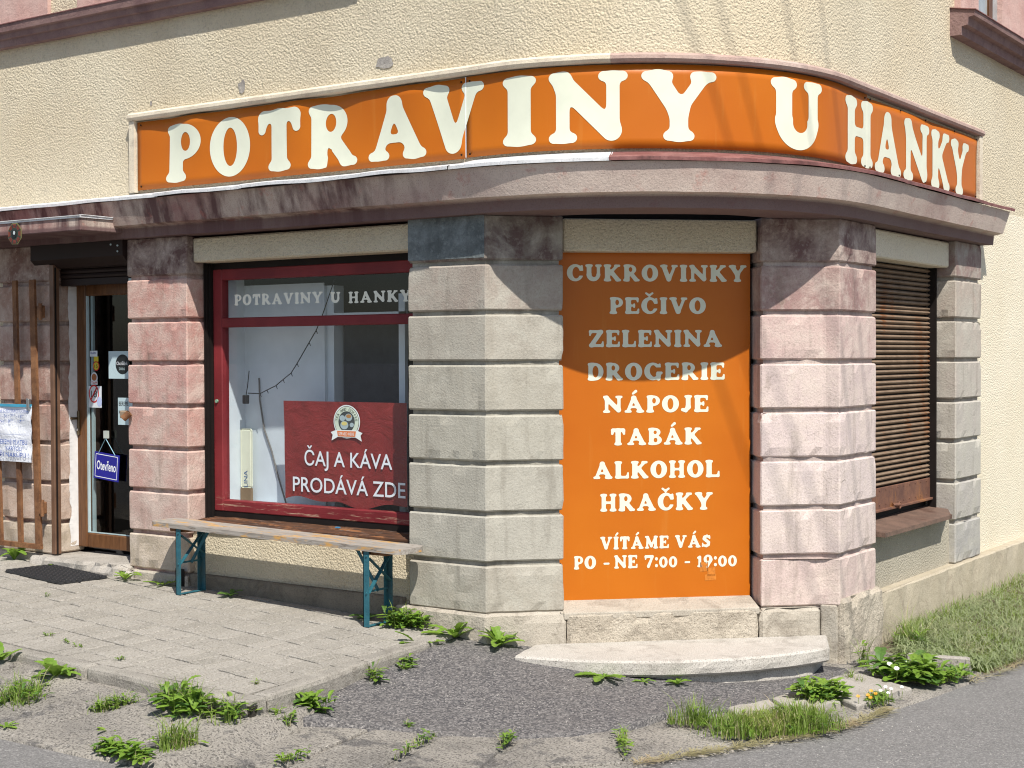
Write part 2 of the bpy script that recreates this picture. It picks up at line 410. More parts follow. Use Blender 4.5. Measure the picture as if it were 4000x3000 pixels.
BLIND = plain('dark_blind', rgb(.045, .048, .055), .7, .3, .2)
SEAL = plain('pale_glazing_seal', rgb(.40, .50, .52), .4, .5, .1)
BLACK = plain('black_cable', rgb(.012, .012, .013), .5, .4, .1)
RUBBER = plain('black_rubber', rgb(.026, .026, .028), .6, .4, .25, 30)
SOIL = m_stone('verge_soil', rgb(.14, .11, .075), rgb(.07, .055, .04), rgb(.20, .165, .115), .6, 50, .02, .5)
PINKP = m_stone('pink_surround_paint', rgb(.50, .31, .27), rgb(.28, .16, .15), rgb(.58, .42, .37), .4, 80, .005, .2)
GREYR = m_stone('bare_render_patch', rgb(.34, .31, .28), rgb(.20, .18, .17), rgb(.46, .43, .39), .5, 60, .01, .5)

# ================================================================== GROUND
def G(x, y):
    xx = max(-6, min(4, x)); return -.2-.045*xx
def PV(x, y=0): return -.026-.0304*max(-8, min(2, x))
def lerp(t, tab):
    if t <= tab[0][0]: return tab[0][1]
    for (a, va), (b, vb) in zip(tab, tab[1:]):
        if t <= b: return va+(vb-va)*(t-a)/(b-a)
    return tab[-1][1]
RIN = [(-8, 3.55), (7, 3.08), (21.7, 2.9), (28.6, 2.72), (37, 2.28), (46.8, 2.19), (57, 1.99), (71, 1.82), (80, 1.81)]
ROUT = [(-8, 4.30), (0, 4.12), (7, 3.85), (17.5, 3.55), (30, 3.20), (37.3, 2.95), (44, 2.79), (54, 2.61), (68, 2.34), (80, 2.30)]
def polar(th, r): a = math.radians(th); return (CX+r*math.sin(a), CY-r*math.cos(a))
def sheet(name, poly, zf, mat, res=.12, amp=.004, seed=0):
    bm = bmesh.new(); f = bm.faces.new([bm.verts.new((x, y, 0)) for x, y in poly])
    bmesh.ops.triangulate(bm, faces=[f])
    xs = [p[0] for p in poly]; ys = [p[1] for p in poly]
    for ax, lo, hi in ((0, min(xs), max(xs)), (1, min(ys), max(ys))):
        k = int((hi-lo)/res)
        for i in range(1, k):
            co = [0, 0, 0]; no = [0, 0, 0]; co[ax] = lo+(hi-lo)*i/k; no[ax] = 1
            bmesh.ops.bisect_plane(bm, geom=bm.verts[:]+bm.edges[:]+bm.faces[:], plane_co=co, plane_no=no)
    for v in bm.verts:
        v.co.z = zf(v.co.x, v.co.y)+nz(v.co, 4, seed)*amp+nz(v.co, 13, seed+2)*amp*.5
    be = [e for e in bm.edges if e.is_boundary]
    ex = bmesh.ops.extrude_edge_only(bm, edges=be)
    for v in ex['geom']:
        if isinstance(v, bmesh.types.BMVert): v.co.z -= .12
    o = bmobj(name, bm, mat, None)
    o.data.polygons.foreach_set('use_smooth', [True]*len(o.data.polygons))
    if sum(p.normal.z for p in o.data.polygons) < 0: o.data.flip_normals()
    return struct(o)

# road: one sheet to the horizon
gx = [-220, -60, -20, -8, -6, -4, -2, 0, 2, 4, 6, 10, 25, 70, 220]
V = [(x, y, G(x, y)) for y in (-220, -60, -20, -8, -4, 0, 4, 8, 20, 60, 220) for x in gx]; n = len(gx)
F = [(j*n+i, j*n+i+1, (j+1)*n+i+1, (j+1)*n+i) for j in range(10) for i in range(n-1)]
road = struct(mesh('road', V, F, ASPH_R))

# concrete gutter strip between kerb, apron and road
def zg(x, y): return G(x, y)+.010+(.088*max(0, min(1, (y+2.7)/.65)) if x < .1 and y < -1.6 else 0)
gp = [(-8, -2.78), (-.9, -2.72)]+[polar(t, lerp(t, ROUT)) for t in (-4, 0, 5, 10, 15, 20, 25, 30, 36, 41, 45, 52, 59, 66, 73, 80)]
gp += [(2.35, 1.72), (2.43, 2.4), (2.65, 4), (2.95, 6), (3.5, 10), (1.45, 10), (1.45, 1.2), (.6, .3), (-.5, 0.1), (-.5, -1.6), (-8, -1.6)]
gutter = sheet('gutter', gp, zg, GUT, .16, .006, 3)
def stone_slab(name, poly, zf, th, parent, mat, seed=0, b=.012):
    cx = sum(p[0] for p in poly)/len(poly); cy = sum(p[1] for p in poly)/len(poly)
    bm = prism_bm(poly, lambda x, y: zf(x, y)-th, zf)
    bmesh.ops.bevel(bm, geom=bm.edges[:], offset=b, segments=2, affect='EDGES', profile=.5)
    for e in range(2):
        bmesh.ops.subdivide_edges(bm, edges=[x for x in bm.edges if x.calc_length() > .09], cuts=1)
    bmesh.ops.triangulate(bm, faces=[f for f in bm.faces if len(f.verts) > 4])
    for v in bm.verts:
        v.co += Vector((nz(v.co, 8, seed), nz(v.co, 8, seed+2), nz(v.co, 8, seed+5)*.5))*.012
    return bmobj(name, bm, mat, parent)
for i, (a, b_) in enumerate([(-3.5, 1.0), (1.5, 7.0), (7.4, 12.8), (13.6, 19.6), (20.5, 30.0), (44.3, 51.6), (52.2, 61.6), (62.2, 76.5)]):
    k = 4; inner = [polar(a+(b_-a)*j/k, lerp(a+(b_-a)*j/k, RIN)+.012) for j in range(k+1)]
    outer = [polar(a+(b_-a)*j/k, min(lerp(a+(b_-a)*j/k, ROUT)-.05, 9 if a < 40 else lerp(a+(b_-a)*j/k, RIN)+(.30 if a < 60 else .40))) for j in range(k, -1, -1)]
    stone_slab('kerb_stone', outer[::-1]+inner[::-1], lambda x, y: G(x, y)+.022+.03*max(0, (3.2-math.hypot(x-CX, y-CY))/1.2), .05, gutter, GUT if i < 5 else CONC, i+3)
for i, q in enumerate([[(-2.6, -2.56), (-1.62, -2.6), (-1.58, -2.06), (-2.6, -2.04)], [(-1.5, -2.42), (-.72, -2.50), (-.66, -2.08), (-1.42, -2.05)], [(-.62, -2.52), (-.08, -2.40), (-.16, -2.05), (-.55, -2.04)]]):
    stone_slab('gutter_slab', q, lambda x, y: zg(x, y)+.014+.015*((y+2.3)/.3), .05, gutter, GUT, i+30, .02)

# asphalt apron in front of the rounded corner
def za(x, y):
    r = math.hypot(x-CX, y-CY); return G(x, y)+.016+.058*max(0, min(1, (2.95-r)/1.25))+.07*math.exp(-max(0, x+.1)/.45)*max(0, min(1, (y+2.3)/.6))-.05*max(0, min(1, (x-.6)/.7))*max(0, min(1, (2.4-r)/.5))
ap = [(-.30, .02), (-.20, -.05), (.02, -1.93)]+[polar(t, lerp(t, RIN)) for t in (1, 5, 10, 15, 20, 25, 30, 36, 40, 45, 50, 57, 62, 66, 72, 78)]
ap += [(1.66, 1.30), (1.2, 1.2), (.3, .3), (-.2, .25)]
apron = sheet('apron', ap, za, ASPH_A, .12, .004, 7)

# raised paved footway
pave_poly = [(-8, -1.97), (.03, -1.95), (-.20, -.05), (-.20, .02), (-8, .02)]
bm = prism_bm(pave_poly, lambda x, y: G(x, y)-.05, lambda x, y: PV(x)-.026)
pavement = struct(bmobj('pavement', bm, JOINT))
KW = .11
KERBM = m_stone('kerb_concrete', rgb(.27, .25, .218), rgb(.13, .115, .095), rgb(.35, .325, .285), .6, 60, .012, .6)
def kerb_run(p, q, L, inward, seed):
    p = Vector(p); q = Vector(q); d = (q-p); T_ = d.length; d.normalize(); nn = Vector(inward)
    k = max(1, round(T_/L))
    for i in range(k):
        a = p+d*(T_*i/k+.004); b_ = p+d*(T_*(i+1)/k-.004)
        poly = [tuple(a), tuple(b_), tuple(b_+nn*KW), tuple(a+nn*KW)]
        ar = sum(poly[j][0]*poly[(j+1) % 4][1]-poly[(j+1) % 4][0]*poly[j][1] for j in range(4))
        if ar < 0: poly = poly[::-1]
        stone_slab('kerb_stone', poly, lambda x, y: PV(x)+.002, .22, pavement, KERBM, seed+i, .024)
kerb_run((-7.0, -2.005), (-.13, -1.987), 1.0, (0, 1), 50)
kerb_run((.030, -1.83), (-.185, -.06), .9, (-.99, -.12), 70)
stone_slab('kerb_stone', [(-.126, -1.987), (-.06, -1.984), (-.005, -1.968), (.025, -1.93), (.030, -1.838), (-.079, -1.851), (-.09, -1.875), (-.126, -1.877)], lambda x, y: PV(x)+.002, .22, pavement, KERBM, 90, .008)
ROWA = math.radians(-5.5); da = Vector((math.cos(ROWA), math.sin(ROWA))); db = Vector((-da.y, da.x))
PA, PB = .1145, .235
def paver_pts():
    k = 6; pts = []; w = lambda t: .0075*math.sin(2*PI*t)
    for j in range(3): pts.append((-PA/2+PA*j/3, -PB/2+.002*math.sin(PI*j/3)))
    for j in range(k): t = j/k; pts.append((PA/2+w(t), -PB/2+PB*t))
    for j in range(3): pts.append((PA/2-PA*j/3, PB/2+.002*math.sin(PI*j/3)))
    for j in range(k): t = j/k; pts.append((-PA/2+w(1-t), PB/2-PB*t))
    return pts
def paver_mesh(flip):
    pts = paver_pts()
    bm = bmesh.new(); top = []; mid = []; bot = []
    for x, y in pts:
        L = math.hypot(x, y); ix, iy = x-math.copysign(min(.0042, abs(x)), x), y-math.copysign(min(.0085, abs(y)), y)
        mid.append(bm.verts.new((ix, iy, -.006))); top.append(bm.verts.new((ix*(1-.007/L), iy*(1-.007/L), 0))); bot.append(bm.verts.new((ix, iy, -.03)))
    N = len(pts); bm.faces.new(top)
    for i in range(N):
        j = (i+1) % N; bm.faces.new((mid[i], mid[j], top[j], top[i])); bm.faces.new((bot[i], bot[j], mid[j], mid[i]))
    bmesh.ops.recalc_face_normals(bm, faces=bm.faces[:])
    me = bpy.data.meshes.new('paver'); bm.to_mesh(me); bm.free(); me.materials.append(PAVER); return me
PM = [paver_mesh(False), paver_mesh(True)]
rnd = random.Random(4)
def in_pave(x, y): 
    xr = .03+(-.20-.03)*(y+1.95)/1.9
    return y > -1.875 and x < xr-.10 and y < .04
def clip(poly, a, b, c):                       # keep a*x+b*y <= c
    out = []
    for i in range(len(poly)):
        p, q = poly[i], poly[(i+1) % len(poly)]; fp = a*p[0]+b*p[1]-c; fq = a*q[0]+b*q[1]-c
        if fp <= 0: out.append(p)
        if fp*fq < 0: t = fp/(fp-fq); out.append((p[0]+(q[0]-p[0])*t, p[1]+(q[1]-p[1])*t))
    return out
def area(p): return abs(sum(p[i][0]*p[(i+1) % len(p)][1]-p[(i+1) % len(p)][0]*p[i][1] for i in range(len(p))))/2
full = area(paver_pts()); cells = []
nr = Vector((.9964, .0634)); cr_ = nr.x*-.064+nr.y*-1.973-.006
for j in range(-18, 12):
    for i in range(-60, 40):
        c = da*((i+(.5 if j % 2 else 0))*PA)+db*(j*PB)+Vector((-1.6, -.9))
        if c.x < -4.85 or (c.x < -2.9 and c.y < -1.3) or c.x > .3 or not -2.2 < c.y < .2: continue
        poly = [tuple(c+da*x+db*y) for x, y in paver_pts()]
        q = clip(clip(clip(poly, 0, -1, 1.886), 0, 1, .0), nr.x, nr.y, cr_)
        if len(q) < 3 or area(q) < .0016: continue
        cells.append((c, None if area(q) > full*.995 else [(Vector(p)-c).to_tuple() for p in q]))
eye = cam.matrix_world.translation
cells.sort(key=lambda c: (c[0]-Vector((eye.x, eye.y))).length)
def paver_at(c):
    return (c.x, c.y, PV(c.x)+rnd.uniform(-.003, .002)), (rnd.gauss(0, .006), .0304+rnd.gauss(0, .008), ROWA+rnd.gauss(0, .010))
def cut_mesh(pts):
    bm = prism_bm([(x*.965, y*.965) for x, y in pts], -.03, 0); me = bpy.data.meshes.new('paver'); bmesh.ops.recalc_face_normals(bm, faces=bm.faces[:]); bm.to_mesh(me); bm.free(); me.materials.append(PAVER); return me
from mathutils import Euler
bm = bmesh.new()
for k, (c, cut) in enumerate(cells):
    me = PM[0] if cut is None else cut_mesh(cut); L_, R_ = paver_at(c)
    if cut is not None: R_ = (0, .0304, 0)
    if k < 300:
        o = bpy.data.objects.new('paver', me); col.objects.link(o); o.parent = pavement; o.location = L_; o.rotation_euler = R_
    else:
        t = bmesh.new(); t.from_mesh(me); bmesh.ops.transform(t, matrix=Matrix.Translation(L_) @ Euler(R_).to_matrix().to_4x4(), verts=t.verts[:]); merge(bm, t)
o = bmobj('far_pavers', bm, PAVER, pavement); o['kind'] = 'stuff'

# grass verge soil along the right wall
verge = sheet('verge', [(1.60, 1.62), (1.85, 1.55), (2.28, 1.35), (2.34, 1.75), (2.42, 2.4), (2.63, 4), (2.94, 6.1), (3.5, 10), (1.5, 10), (1.5, 1.65)],
              lambda x, y: G(x, y)+.012+.035*max(0, min(1, (y-1.9)/.4))*max(0, min(1, (2.35+.15*(y-2)-x)/.35)), SOIL, .12, .02, 11)

# ================================================================== BUILDING
shop = thing('corner_shop', 'cream and pink rusticated corner shop building with rounded upper corner', 'building')
J = [2.156-.293*k for k in range(7)]          # undersides of the courses
GR = .027; LT = 2.418
A0, A1, A2, A3 = (-.578, 0), (0, 0), (.022, .058), (.313, .341)
B1, B2, B3, B4 = (1.187, 1.164), (1.477, 1.438), (1.565, 1.462), (1.565, 2.057)
piers = {
 'P0': [(-4.51, 0), (-3.911, 0), (-3.911, .30), (-4.51, .30)],
 'P1': [(-3.079, 0), (-2.482, 0), (-2.482, .30), (-3.079, .30)],
 'P2': [A0, A1, A2, A3, (.150, .515), (-.578, .30)],
 'P3': [B1, B2, B3, B4, (1.30, 2.057), (1.024, 1.337)],
 'P4': [(1.565, 3.622), (1.565, 4.212), (1.30, 4.212), (1.30, 3.622)],
}
base_z = {'P0': .16, 'P1': .135, 'P2': .098, 'P3': .085, 'P4': .085}
bottom_z = {'P0': .0, 'P1': 0.0, 'P2': -.3, 'P3': -.3, 'P4': -.3}
def inset(poly, d):
    out = []; n = len(poly); P = [Vector(p) for p in poly]
    for i in range(n):
        d0 = (P[i]-P[i-1]).normalized(); d1 = (P[(i+1) % n]-P[i]).normalized()
        n0 = Vector((-d0.y, d0.x)); n1 = Vector((-d1.y, d1.x)); m = (n0+n1).normalized()
        out.append(tuple(P[i]+m*(d/max(.35, m.dot(n0)))))
    return out
PINK = (.46, .255, .22); PINKD = (.30, .15, .135); GREY = (.40, .34, .275); MAUVE = (.26, .155, .14); SLATE = (.145, .165, .165)
PALEP = (.60, .44, .40); PALEG = (.50, .46, .40)
colors = {  # top block tones: mauve paint, darkened further to carry the shade under the ledge
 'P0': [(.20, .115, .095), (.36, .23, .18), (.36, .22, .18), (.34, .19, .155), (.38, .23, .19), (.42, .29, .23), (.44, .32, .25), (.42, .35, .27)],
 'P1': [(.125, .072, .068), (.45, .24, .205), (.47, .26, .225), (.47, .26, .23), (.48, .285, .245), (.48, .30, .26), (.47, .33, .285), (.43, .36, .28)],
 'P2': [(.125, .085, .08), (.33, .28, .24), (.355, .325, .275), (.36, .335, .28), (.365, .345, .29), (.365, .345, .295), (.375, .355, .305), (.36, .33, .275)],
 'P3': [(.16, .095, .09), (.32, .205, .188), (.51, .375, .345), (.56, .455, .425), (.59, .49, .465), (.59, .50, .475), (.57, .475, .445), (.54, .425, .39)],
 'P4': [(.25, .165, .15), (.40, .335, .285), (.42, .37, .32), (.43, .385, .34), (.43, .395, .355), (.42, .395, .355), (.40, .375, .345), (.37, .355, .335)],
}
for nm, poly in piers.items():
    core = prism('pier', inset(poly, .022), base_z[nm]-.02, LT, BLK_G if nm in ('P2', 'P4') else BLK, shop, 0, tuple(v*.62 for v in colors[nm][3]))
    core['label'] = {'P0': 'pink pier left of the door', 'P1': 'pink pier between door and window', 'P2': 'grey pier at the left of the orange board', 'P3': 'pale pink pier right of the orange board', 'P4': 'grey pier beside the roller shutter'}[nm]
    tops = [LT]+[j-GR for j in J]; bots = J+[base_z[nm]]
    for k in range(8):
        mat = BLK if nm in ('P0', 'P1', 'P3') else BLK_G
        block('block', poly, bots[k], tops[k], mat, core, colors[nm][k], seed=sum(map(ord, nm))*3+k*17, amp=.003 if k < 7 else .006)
# slate coloured render patch on the uppermost block of the pier left of the board
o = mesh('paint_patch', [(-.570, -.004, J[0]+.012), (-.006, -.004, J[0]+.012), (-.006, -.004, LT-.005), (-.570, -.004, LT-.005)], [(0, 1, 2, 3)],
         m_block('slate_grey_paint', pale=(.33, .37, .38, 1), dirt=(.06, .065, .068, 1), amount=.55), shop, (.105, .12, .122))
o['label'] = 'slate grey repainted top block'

# plinths
block('plinth', [(-.665, -.035), (.018, -.035), (.045, .040), (.345, .318), (.20, .50), (-.62, .30)], -.30, .096, STN, shop, seed=5, chip=.03, amp=.006, b=.014)
block('plinth', [(-3.10, -.03), (-2.47, -.03), (-2.47, .1), (-3.10, .1)], -.05, .118, STN, shop, seed=8, chip=.03, amp=.006)
block('plinth', [(-4.75, -.03), (-4.03, -.03), (-4.03, .1), (-4.75, .1)], -.05, .155, STN, shop, seed=9, chip=.03, amp=.006)
tC = Vector((.72772, .68587)); nC = Vector((.68587, -.72772))
def ch(t, off): v = tC*t+nC*off; return (v.x, v.y)
def pz(name, poly, z0, z1, mat, seed, parent=shop, **k): return block(name, poly, z0, z1, mat, parent, seed=seed, **k)
# stone under the orange board and base of the right pier
o = pz('sill_stone', [ch(.475, .010), ch(1.635, .005), ch(1.635, -.30), ch(.475, -.30)], -.25, .088, STN_R, 21, chip=.03, amp=.010, b=.02)
prism('sill_slope', [ch(.455, .004), ch(1.645, .0), ch(1.645, -.26), ch(.455, -.26)], .05, lambda x, y: .090+.06*min(1, max(0, (-(x*nC.x+y*nC.y))/.21)), STN, shop, .006)
pz('base_stone', [ch(1.645, .004), ch(2.03, .004), ch(2.03, -.25), ch(1.645, -.25)], -.26, .080, STN, 23, chip=.03, amp=.008, b=.022)
pz('base_facet', [ch(2.032, -.03), (1.553, 1.452), (1.56, 1.62), (1.42, 1.62)], -.30, .09, STN, 25, amp=.004)
pz('base_stone', [(1.40, 1.47), (1.585, 1.463), (1.60, 1.50), (1.60, 2.10), (1.40, 2.10)], -.34, .125, STN_R, 27, chip=.04, amp=.012, b=.025)
# long plinth under the right wall
pz('plinth', [(1.40, 2.08), (1.598, 2.08), (1.598, 10.5), (1.40, 10.5)], -.4, .082, m_stone('right_plinth_render', rgb(.42, .365, .27), rgb(.24, .20, .15), rgb(.50, .44, .34), .5, 90, .008, .5), 29, step=.12, amp=.004)
box('vent_shade_plate', (-2.575, -.0345, .03), (-2.488, -.0325, .165), DARKM, shop)  # dark plate on the plinth, its colour stands for the shade inside a vent
# terrazzo step
def arcpoly(r0, t0, t1, k=22): return [polar(t0+(t1-t0)*i/k, r0) for i in range(k+1)]
stp = arcpoly(1.71, 9, 74)+[(1.50, 1.42), (.20, .20)]
o = block('step', stp, -.175, -.088, WSTEP, shop, seed=31, chip=.012, amp=.002, b=.012, step=.06); o['label'] = 'curved white terrazzo step'
block('step_riser', arcpoly(1.66, 12, 71)+[(1.5, 1.42), (.25, .25)], -.32, -.176, WSTEP, o, seed=33, amp=.002, step=.08)
# door step
ds = block('door_step', [(-4.05, -.11), (-3.10, -.11), (-3.04, -.05), (-3.06, .02), (-3.09, .34), (-3.92, .34), (-3.92, .0), (-4.08, -.02)], .03, .150, CONC, shop, seed=35, chip=.05, amp=.006, b=.022, step=.04)
block('broken_edge', [(-3.16, -.10), (-3.00, -.11), (-2.97, -.02), (-3.1, .0)], .03, .115, CONC, ds, seed=37, chip=.09, amp=.012, b=.03, step=.03)

# walls under and over the openings
box('wall', (-2.50, .055, -.1), (-.56, .30, .455), PL_L, shop, .006)
o = block('footing', [(-2.485, .0), (-.64, .0), (-.64, .10), (-2.485, .10)], -.10, .132, m_stone('damp_footing', rgb(.19, .165, .13), rgb(.09, .08, .065), rgb(.25, .22, .175), .5), shop, seed=41, amp=.006, chip=.02)
box('wall', (1.30, 2.04, -.1), (1.515, 3.64, .46), PL_LOW, shop, .006)
box('lintel', (-2.475, .05, 2.236), (-.565, .30, 2.40), PL_L, shop, .010)
prism('lintel', [ch(.470, -.075), ch(1.652, -.075), ch(1.652, -.3), ch(.47, -.3)], 2.212, 2.405, PL_L, shop, .010)
box('lintel', (1.30, 2.06, 2.222), (1.515, 3.615, 2.405), PL_R, shop, .010)
box('wall', (1.30, 4.215, .075), (1.517, 10.5, 2.72), PL_R, shop)
box('wall', (-8, .05, -.1), (-4.50, .3, 2.41), PL_L, shop)
# upper wall: straight - rounded - straight
us = usteps(-7.5, ARC+9, .06, .4); zs = [2.68, 3.2, 4.2, 5.2, 6.2]
V = [pp(u, -.05, z) for u in us for z in zs]; m_ = len(zs)
F = [(i*m_+k, (i+1)*m_+k, (i+1)*m_+k+1, i*m_+k+1) for i in range(len(us)-1) for k in range(m_-1)]
split = next(i for i, u in enumerate(us) if u >= ARC-.01)
upper = mesh('upper_wall', V, F, PL_L, shop, smooth=True)
for i, (x, z, rx, rz, sd) in enumerate([(-1.998, 3.367, .032, .043, 1), (-2.869, 3.345, .010, .016, 2), (-.785, 3.383, .063, .036, 3)]):
    k = 26; ring = []
    for q in range(k):
        a = 2*PI*q/k; rr = 1+.45*nz((math.cos(a)*1.5, math.sin(a)*1.5, sd), 1, sd+4)+.2*nz((math.cos(a)*5, math.sin(a)*5, sd), 1, sd)
        ring.append((x+rx*rr*math.cos(a), .0455, z+rz*rr*math.sin(a)))
    mesh('damaged_plaster', ring+[(x, .047, z)], [(q, (q+1) % k, k) for q in range(k)], GREYR, upper)

# ledge
UE = ARC+(4.245-CY)
prof = [(-.28, 2.415), (.078, 2.415), (.084, 2.484), (.150, 2.496), (.203, 2.658), (-.05, 2.720), (-.28, 2.720)]
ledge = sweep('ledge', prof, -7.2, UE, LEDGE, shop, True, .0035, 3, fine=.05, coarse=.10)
rnd = random.Random(9)
def flash(u0, u1, mat, seed):
    n_ = 14; us_ = [u0+(u1-u0)*i/n_ for i in range(n_+1)]; ov = .004 if u0 < -2.7 else (.032 if u0 < -.2 else .006); pr = [(-.055, 2.728 if u0 < -.2 else 2.742), (.10, 2.704), (.200+ov, 2.683), (.214+ov, 2.677), (.212+ov, 2.660)]; V = []; F = []
    for u in us_:
        w = (.005*math.sin(u*6.3+seed)+.010*nz((u*3, seed, 0), 1))*(1 if ov > .01 else .35)
        for k, (o_, z) in enumerate(pr): V.append(pp(u, o_+(w if k > 1 else 0), z+(w*.6 if k > 1 else 0)))
    m = len(pr)
    for i in range(n_):
        for k in range(m-1): F.append((i*m+k, (i+1)*m+k, (i+1)*m+k+1, i*m+k+1))
    o = mesh('flashing', V, F, mat, ledge, smooth=False)
    md = o.modifiers.new('t', 'SOLIDIFY'); md.thickness = .003
ubr = [-7.2, -5.4, -4.2, -3.35, -2.55, -1.75, -.95, -.12, .75, 1.55, 2.30, 2.85, 3.7, 4.5, UE+.03]
for i, (a, b_) in enumerate(zip(ubr, ubr[1:])): flash(a+.002, b_+.012, TIN if b_ < .8 else TIN_R, i)

# moulding round the sign
UL, UR = -3.0, ARC+(4.16-CY)
zt0, zt1 = 3.232, 3.292
ud = .75
top_prof = [(-.06, zt0), (.004, zt0+.004), (.016, zt0+.02), (.014, zt1-.020), (-.008, zt1-.004), (-.06, zt1)]
sweep('sign_moulding', top_prof, UL-.065, ud, SURR, shop, True, .003, 5, smooth=False)
sweep('sign_moulding', top_prof, ud+.001, UR+.09, SURR_P, shop, True, .003, 6)
sweep('sign_moulding', [(-.06, 2.74), (-.004, 2.74), (-.004, zt0-.001), (-.06, zt0-.001)], UL-.065, UL-.012, SURR, shop, True, .002, 7)
sweep('sign_moulding', [(-.06, 2.74), (-.004, 2.74), (-.004, zt0-.001), (-.06, zt0-.001)], UR+.015, UR+.085, SURR, shop, True, .002, 8)

# upstairs window sills and surrounds
sill_p = [(-.06, 3.905), (.008, 3.905), (.012, 3.958), (.030, 3.962), (.034, 4.0), (.058, 4.006), (.064, 4.062), (-.06, 4.085)]
SILLP = m_stone('mauve_sill_paint', rgb(.20, .12, .115), rgb(.12, .07, .07), rgb(.30, .20, .18), .5, 80, .006, .25)
us_l = sweep('upper_sill', sill_p, -5.6, -.95, SILLP, shop, True, .002, 12)
sweep('upper_sill_flashing', [(-.06, 4.089), (.070, 4.066), (.070, 4.060), (-.055, 4.083)], -5.6, -.94, TIN_R, us_l, True, .002, 13)
for a, b_ in ((-5.55, -3.95), (-3.62, -1.3)): sweep('upper_window_surround', [(-.06, 4.087), (-.02, 4.087), (-.02, 4.9), (-.06, 4.9)], a, b_, PINKP, us_l, True)
u0r = ARC+(3.62-CY)
sill_pr = [(-.06, 3.885), (.03, 3.885), (.035, 3.945), (.075, 3.952), (.085, 4.005), (.125, 4.012), (.132, 4.05), (-.06, 4.085)]
us_r = sweep('upper_sill', sill_pr, u0r, u0r+2.8, SILLP, shop, True, .002, 14)
sweep('upper_sill_flashing', [(-.06, 4.090), (.138, 4.056), (.138, 4.050), (-.055, 4.084)], u0r-.01, u0r+2.82, TIN_R, us_r, True, .002, 15)
sweep('upper_window_surround', [(-.06, 4.088), (-.005, 4.088), (-.005, 5.5), (-.06, 5.5)], u0r+.10, u0r+.52, PINKP, us_r, True)
sweep('upper_window_surround', [(-.06, 4.088), (-.005, 4.088), (-.005, 5.5), (-.06, 5.5)], u0r+1.12, u0r+1.9, PINKP, us_r, True)
sweep('upper_window_frame', [(-.06, 4.088), (-.03, 4.088), (-.03, 5.5), (-.06, 5.5)], u0r+.86, u0r+.95, DOORW, us_r, True)
sweep('upper_window_pane', [(-.045, 4.088), (-.045, 5.5)], u0r+.52, u0r+1.12, plain('pale_curtain_pane', rgb(.35, .37, .37), .2, .6, .2), us_r, False)

# canopy over the door
cp = [(-6.2, -.42), (-3.05, -.42), (-3.02, .0), (-6.2, .0)]
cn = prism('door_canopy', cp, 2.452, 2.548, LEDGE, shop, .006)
bm = bmesh.new()
for a, b_ in (((-6.2, -.426), (-3.042, -.426)), ((-3.042, -.426), (-3.022, -.17))):
    add_bar(bm, (*a, 2.556), (*b_, 2.552), .018, .004, (0, 0, 1)); add_bar(bm, (*a, 2.545), (*b_, 2.545), .004, .016, (0, 0, 1))
bmobj('canopy_flashing', bm, TIN, cn)

# interior shell
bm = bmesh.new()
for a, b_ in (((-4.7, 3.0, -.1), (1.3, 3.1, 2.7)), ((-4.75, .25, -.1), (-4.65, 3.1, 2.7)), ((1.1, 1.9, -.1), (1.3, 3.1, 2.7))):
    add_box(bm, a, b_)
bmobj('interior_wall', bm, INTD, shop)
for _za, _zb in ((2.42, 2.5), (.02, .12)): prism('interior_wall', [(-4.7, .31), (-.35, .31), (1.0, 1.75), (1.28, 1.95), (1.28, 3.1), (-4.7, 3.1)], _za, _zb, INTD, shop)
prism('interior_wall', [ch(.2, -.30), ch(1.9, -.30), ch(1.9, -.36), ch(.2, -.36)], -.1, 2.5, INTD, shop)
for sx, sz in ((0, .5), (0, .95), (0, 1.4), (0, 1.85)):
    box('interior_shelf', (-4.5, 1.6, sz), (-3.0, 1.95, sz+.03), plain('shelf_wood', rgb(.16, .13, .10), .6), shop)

# shop window
frame_poly = bmesh.new()
FX0, FX1, FZ0, FZ1, FY = -2.441, -.56, .545, 2.193, .20
for a, b_ in (((FX0, FY, FZ0), (FX0+.085, FY+.07, FZ1)), ((FX0+.085, FY, FZ1-.075), (FX1, FY+.07, FZ1)), ((FX0+.085, FY, FZ0), (FX1, FY+.07, FZ0+.078))):
    add_box(frame_poly, a, b_, .006)
win = bmobj('shop_window', frame_poly, REDP, shop); win['label'] = 'dark red timber window frame'
box('transom', (FX0+.085, FY-.004, 1.797), (FX1, FY+.066, 1.862), REDP, win, .006)
mesh('pane', [(FX0+.08, .238, .61), (FX1, .238, .61), (FX1, .238, 1.81), (FX0+.08, .238, 1.81)], [(0, 1, 2, 3)], GLASS, win)
mesh('pane', [(FX0+.08, .240, 1.85), (FX1, .240, 1.85), (FX1, .240, 2.13), (FX0+.08, .240, 2.13)], [(0, 1, 2, 3)], GLASS, win)
bm = bmesh.new(); add_box(bm, (-2.482, .155, .49), (-2.452, .20, 2.236)); add_box(bm, (-2.452, .175, .49), (-2.438, .20, 2.236)); add_box(bm, (-2.47, .145, .49), (-2.463, .16, 2.236))
bmobj('shutter_guide', bm, DARKM, win)
box('head_filler', (-2.48, .205, 2.185), (-.56, .28, 2.245), DARKM, win)
box('foot_filler', (-2.44, .205, .44), (-.56, .28, .549), DARKM, win)
bm = prism_bm([(-2.482, .030), (-.60, .030), (-.60, .21), (-2.482, .21)], .455, lambda x, y: .482+.025*(y-.03)/.18)
bmesh.ops.subdivide_edges(bm, edges=[e for e in bm.edges if e.calc_length() > .5], cuts=24)
for v in bm.verts: v.co.z += nz(v.co, 7, 3)*.006; v.co.y += nz(v.co, 5, 5)*.008 if v.co.y < .1 else 0
sl_ = bmobj('window_sill', bm, SILLW, win)
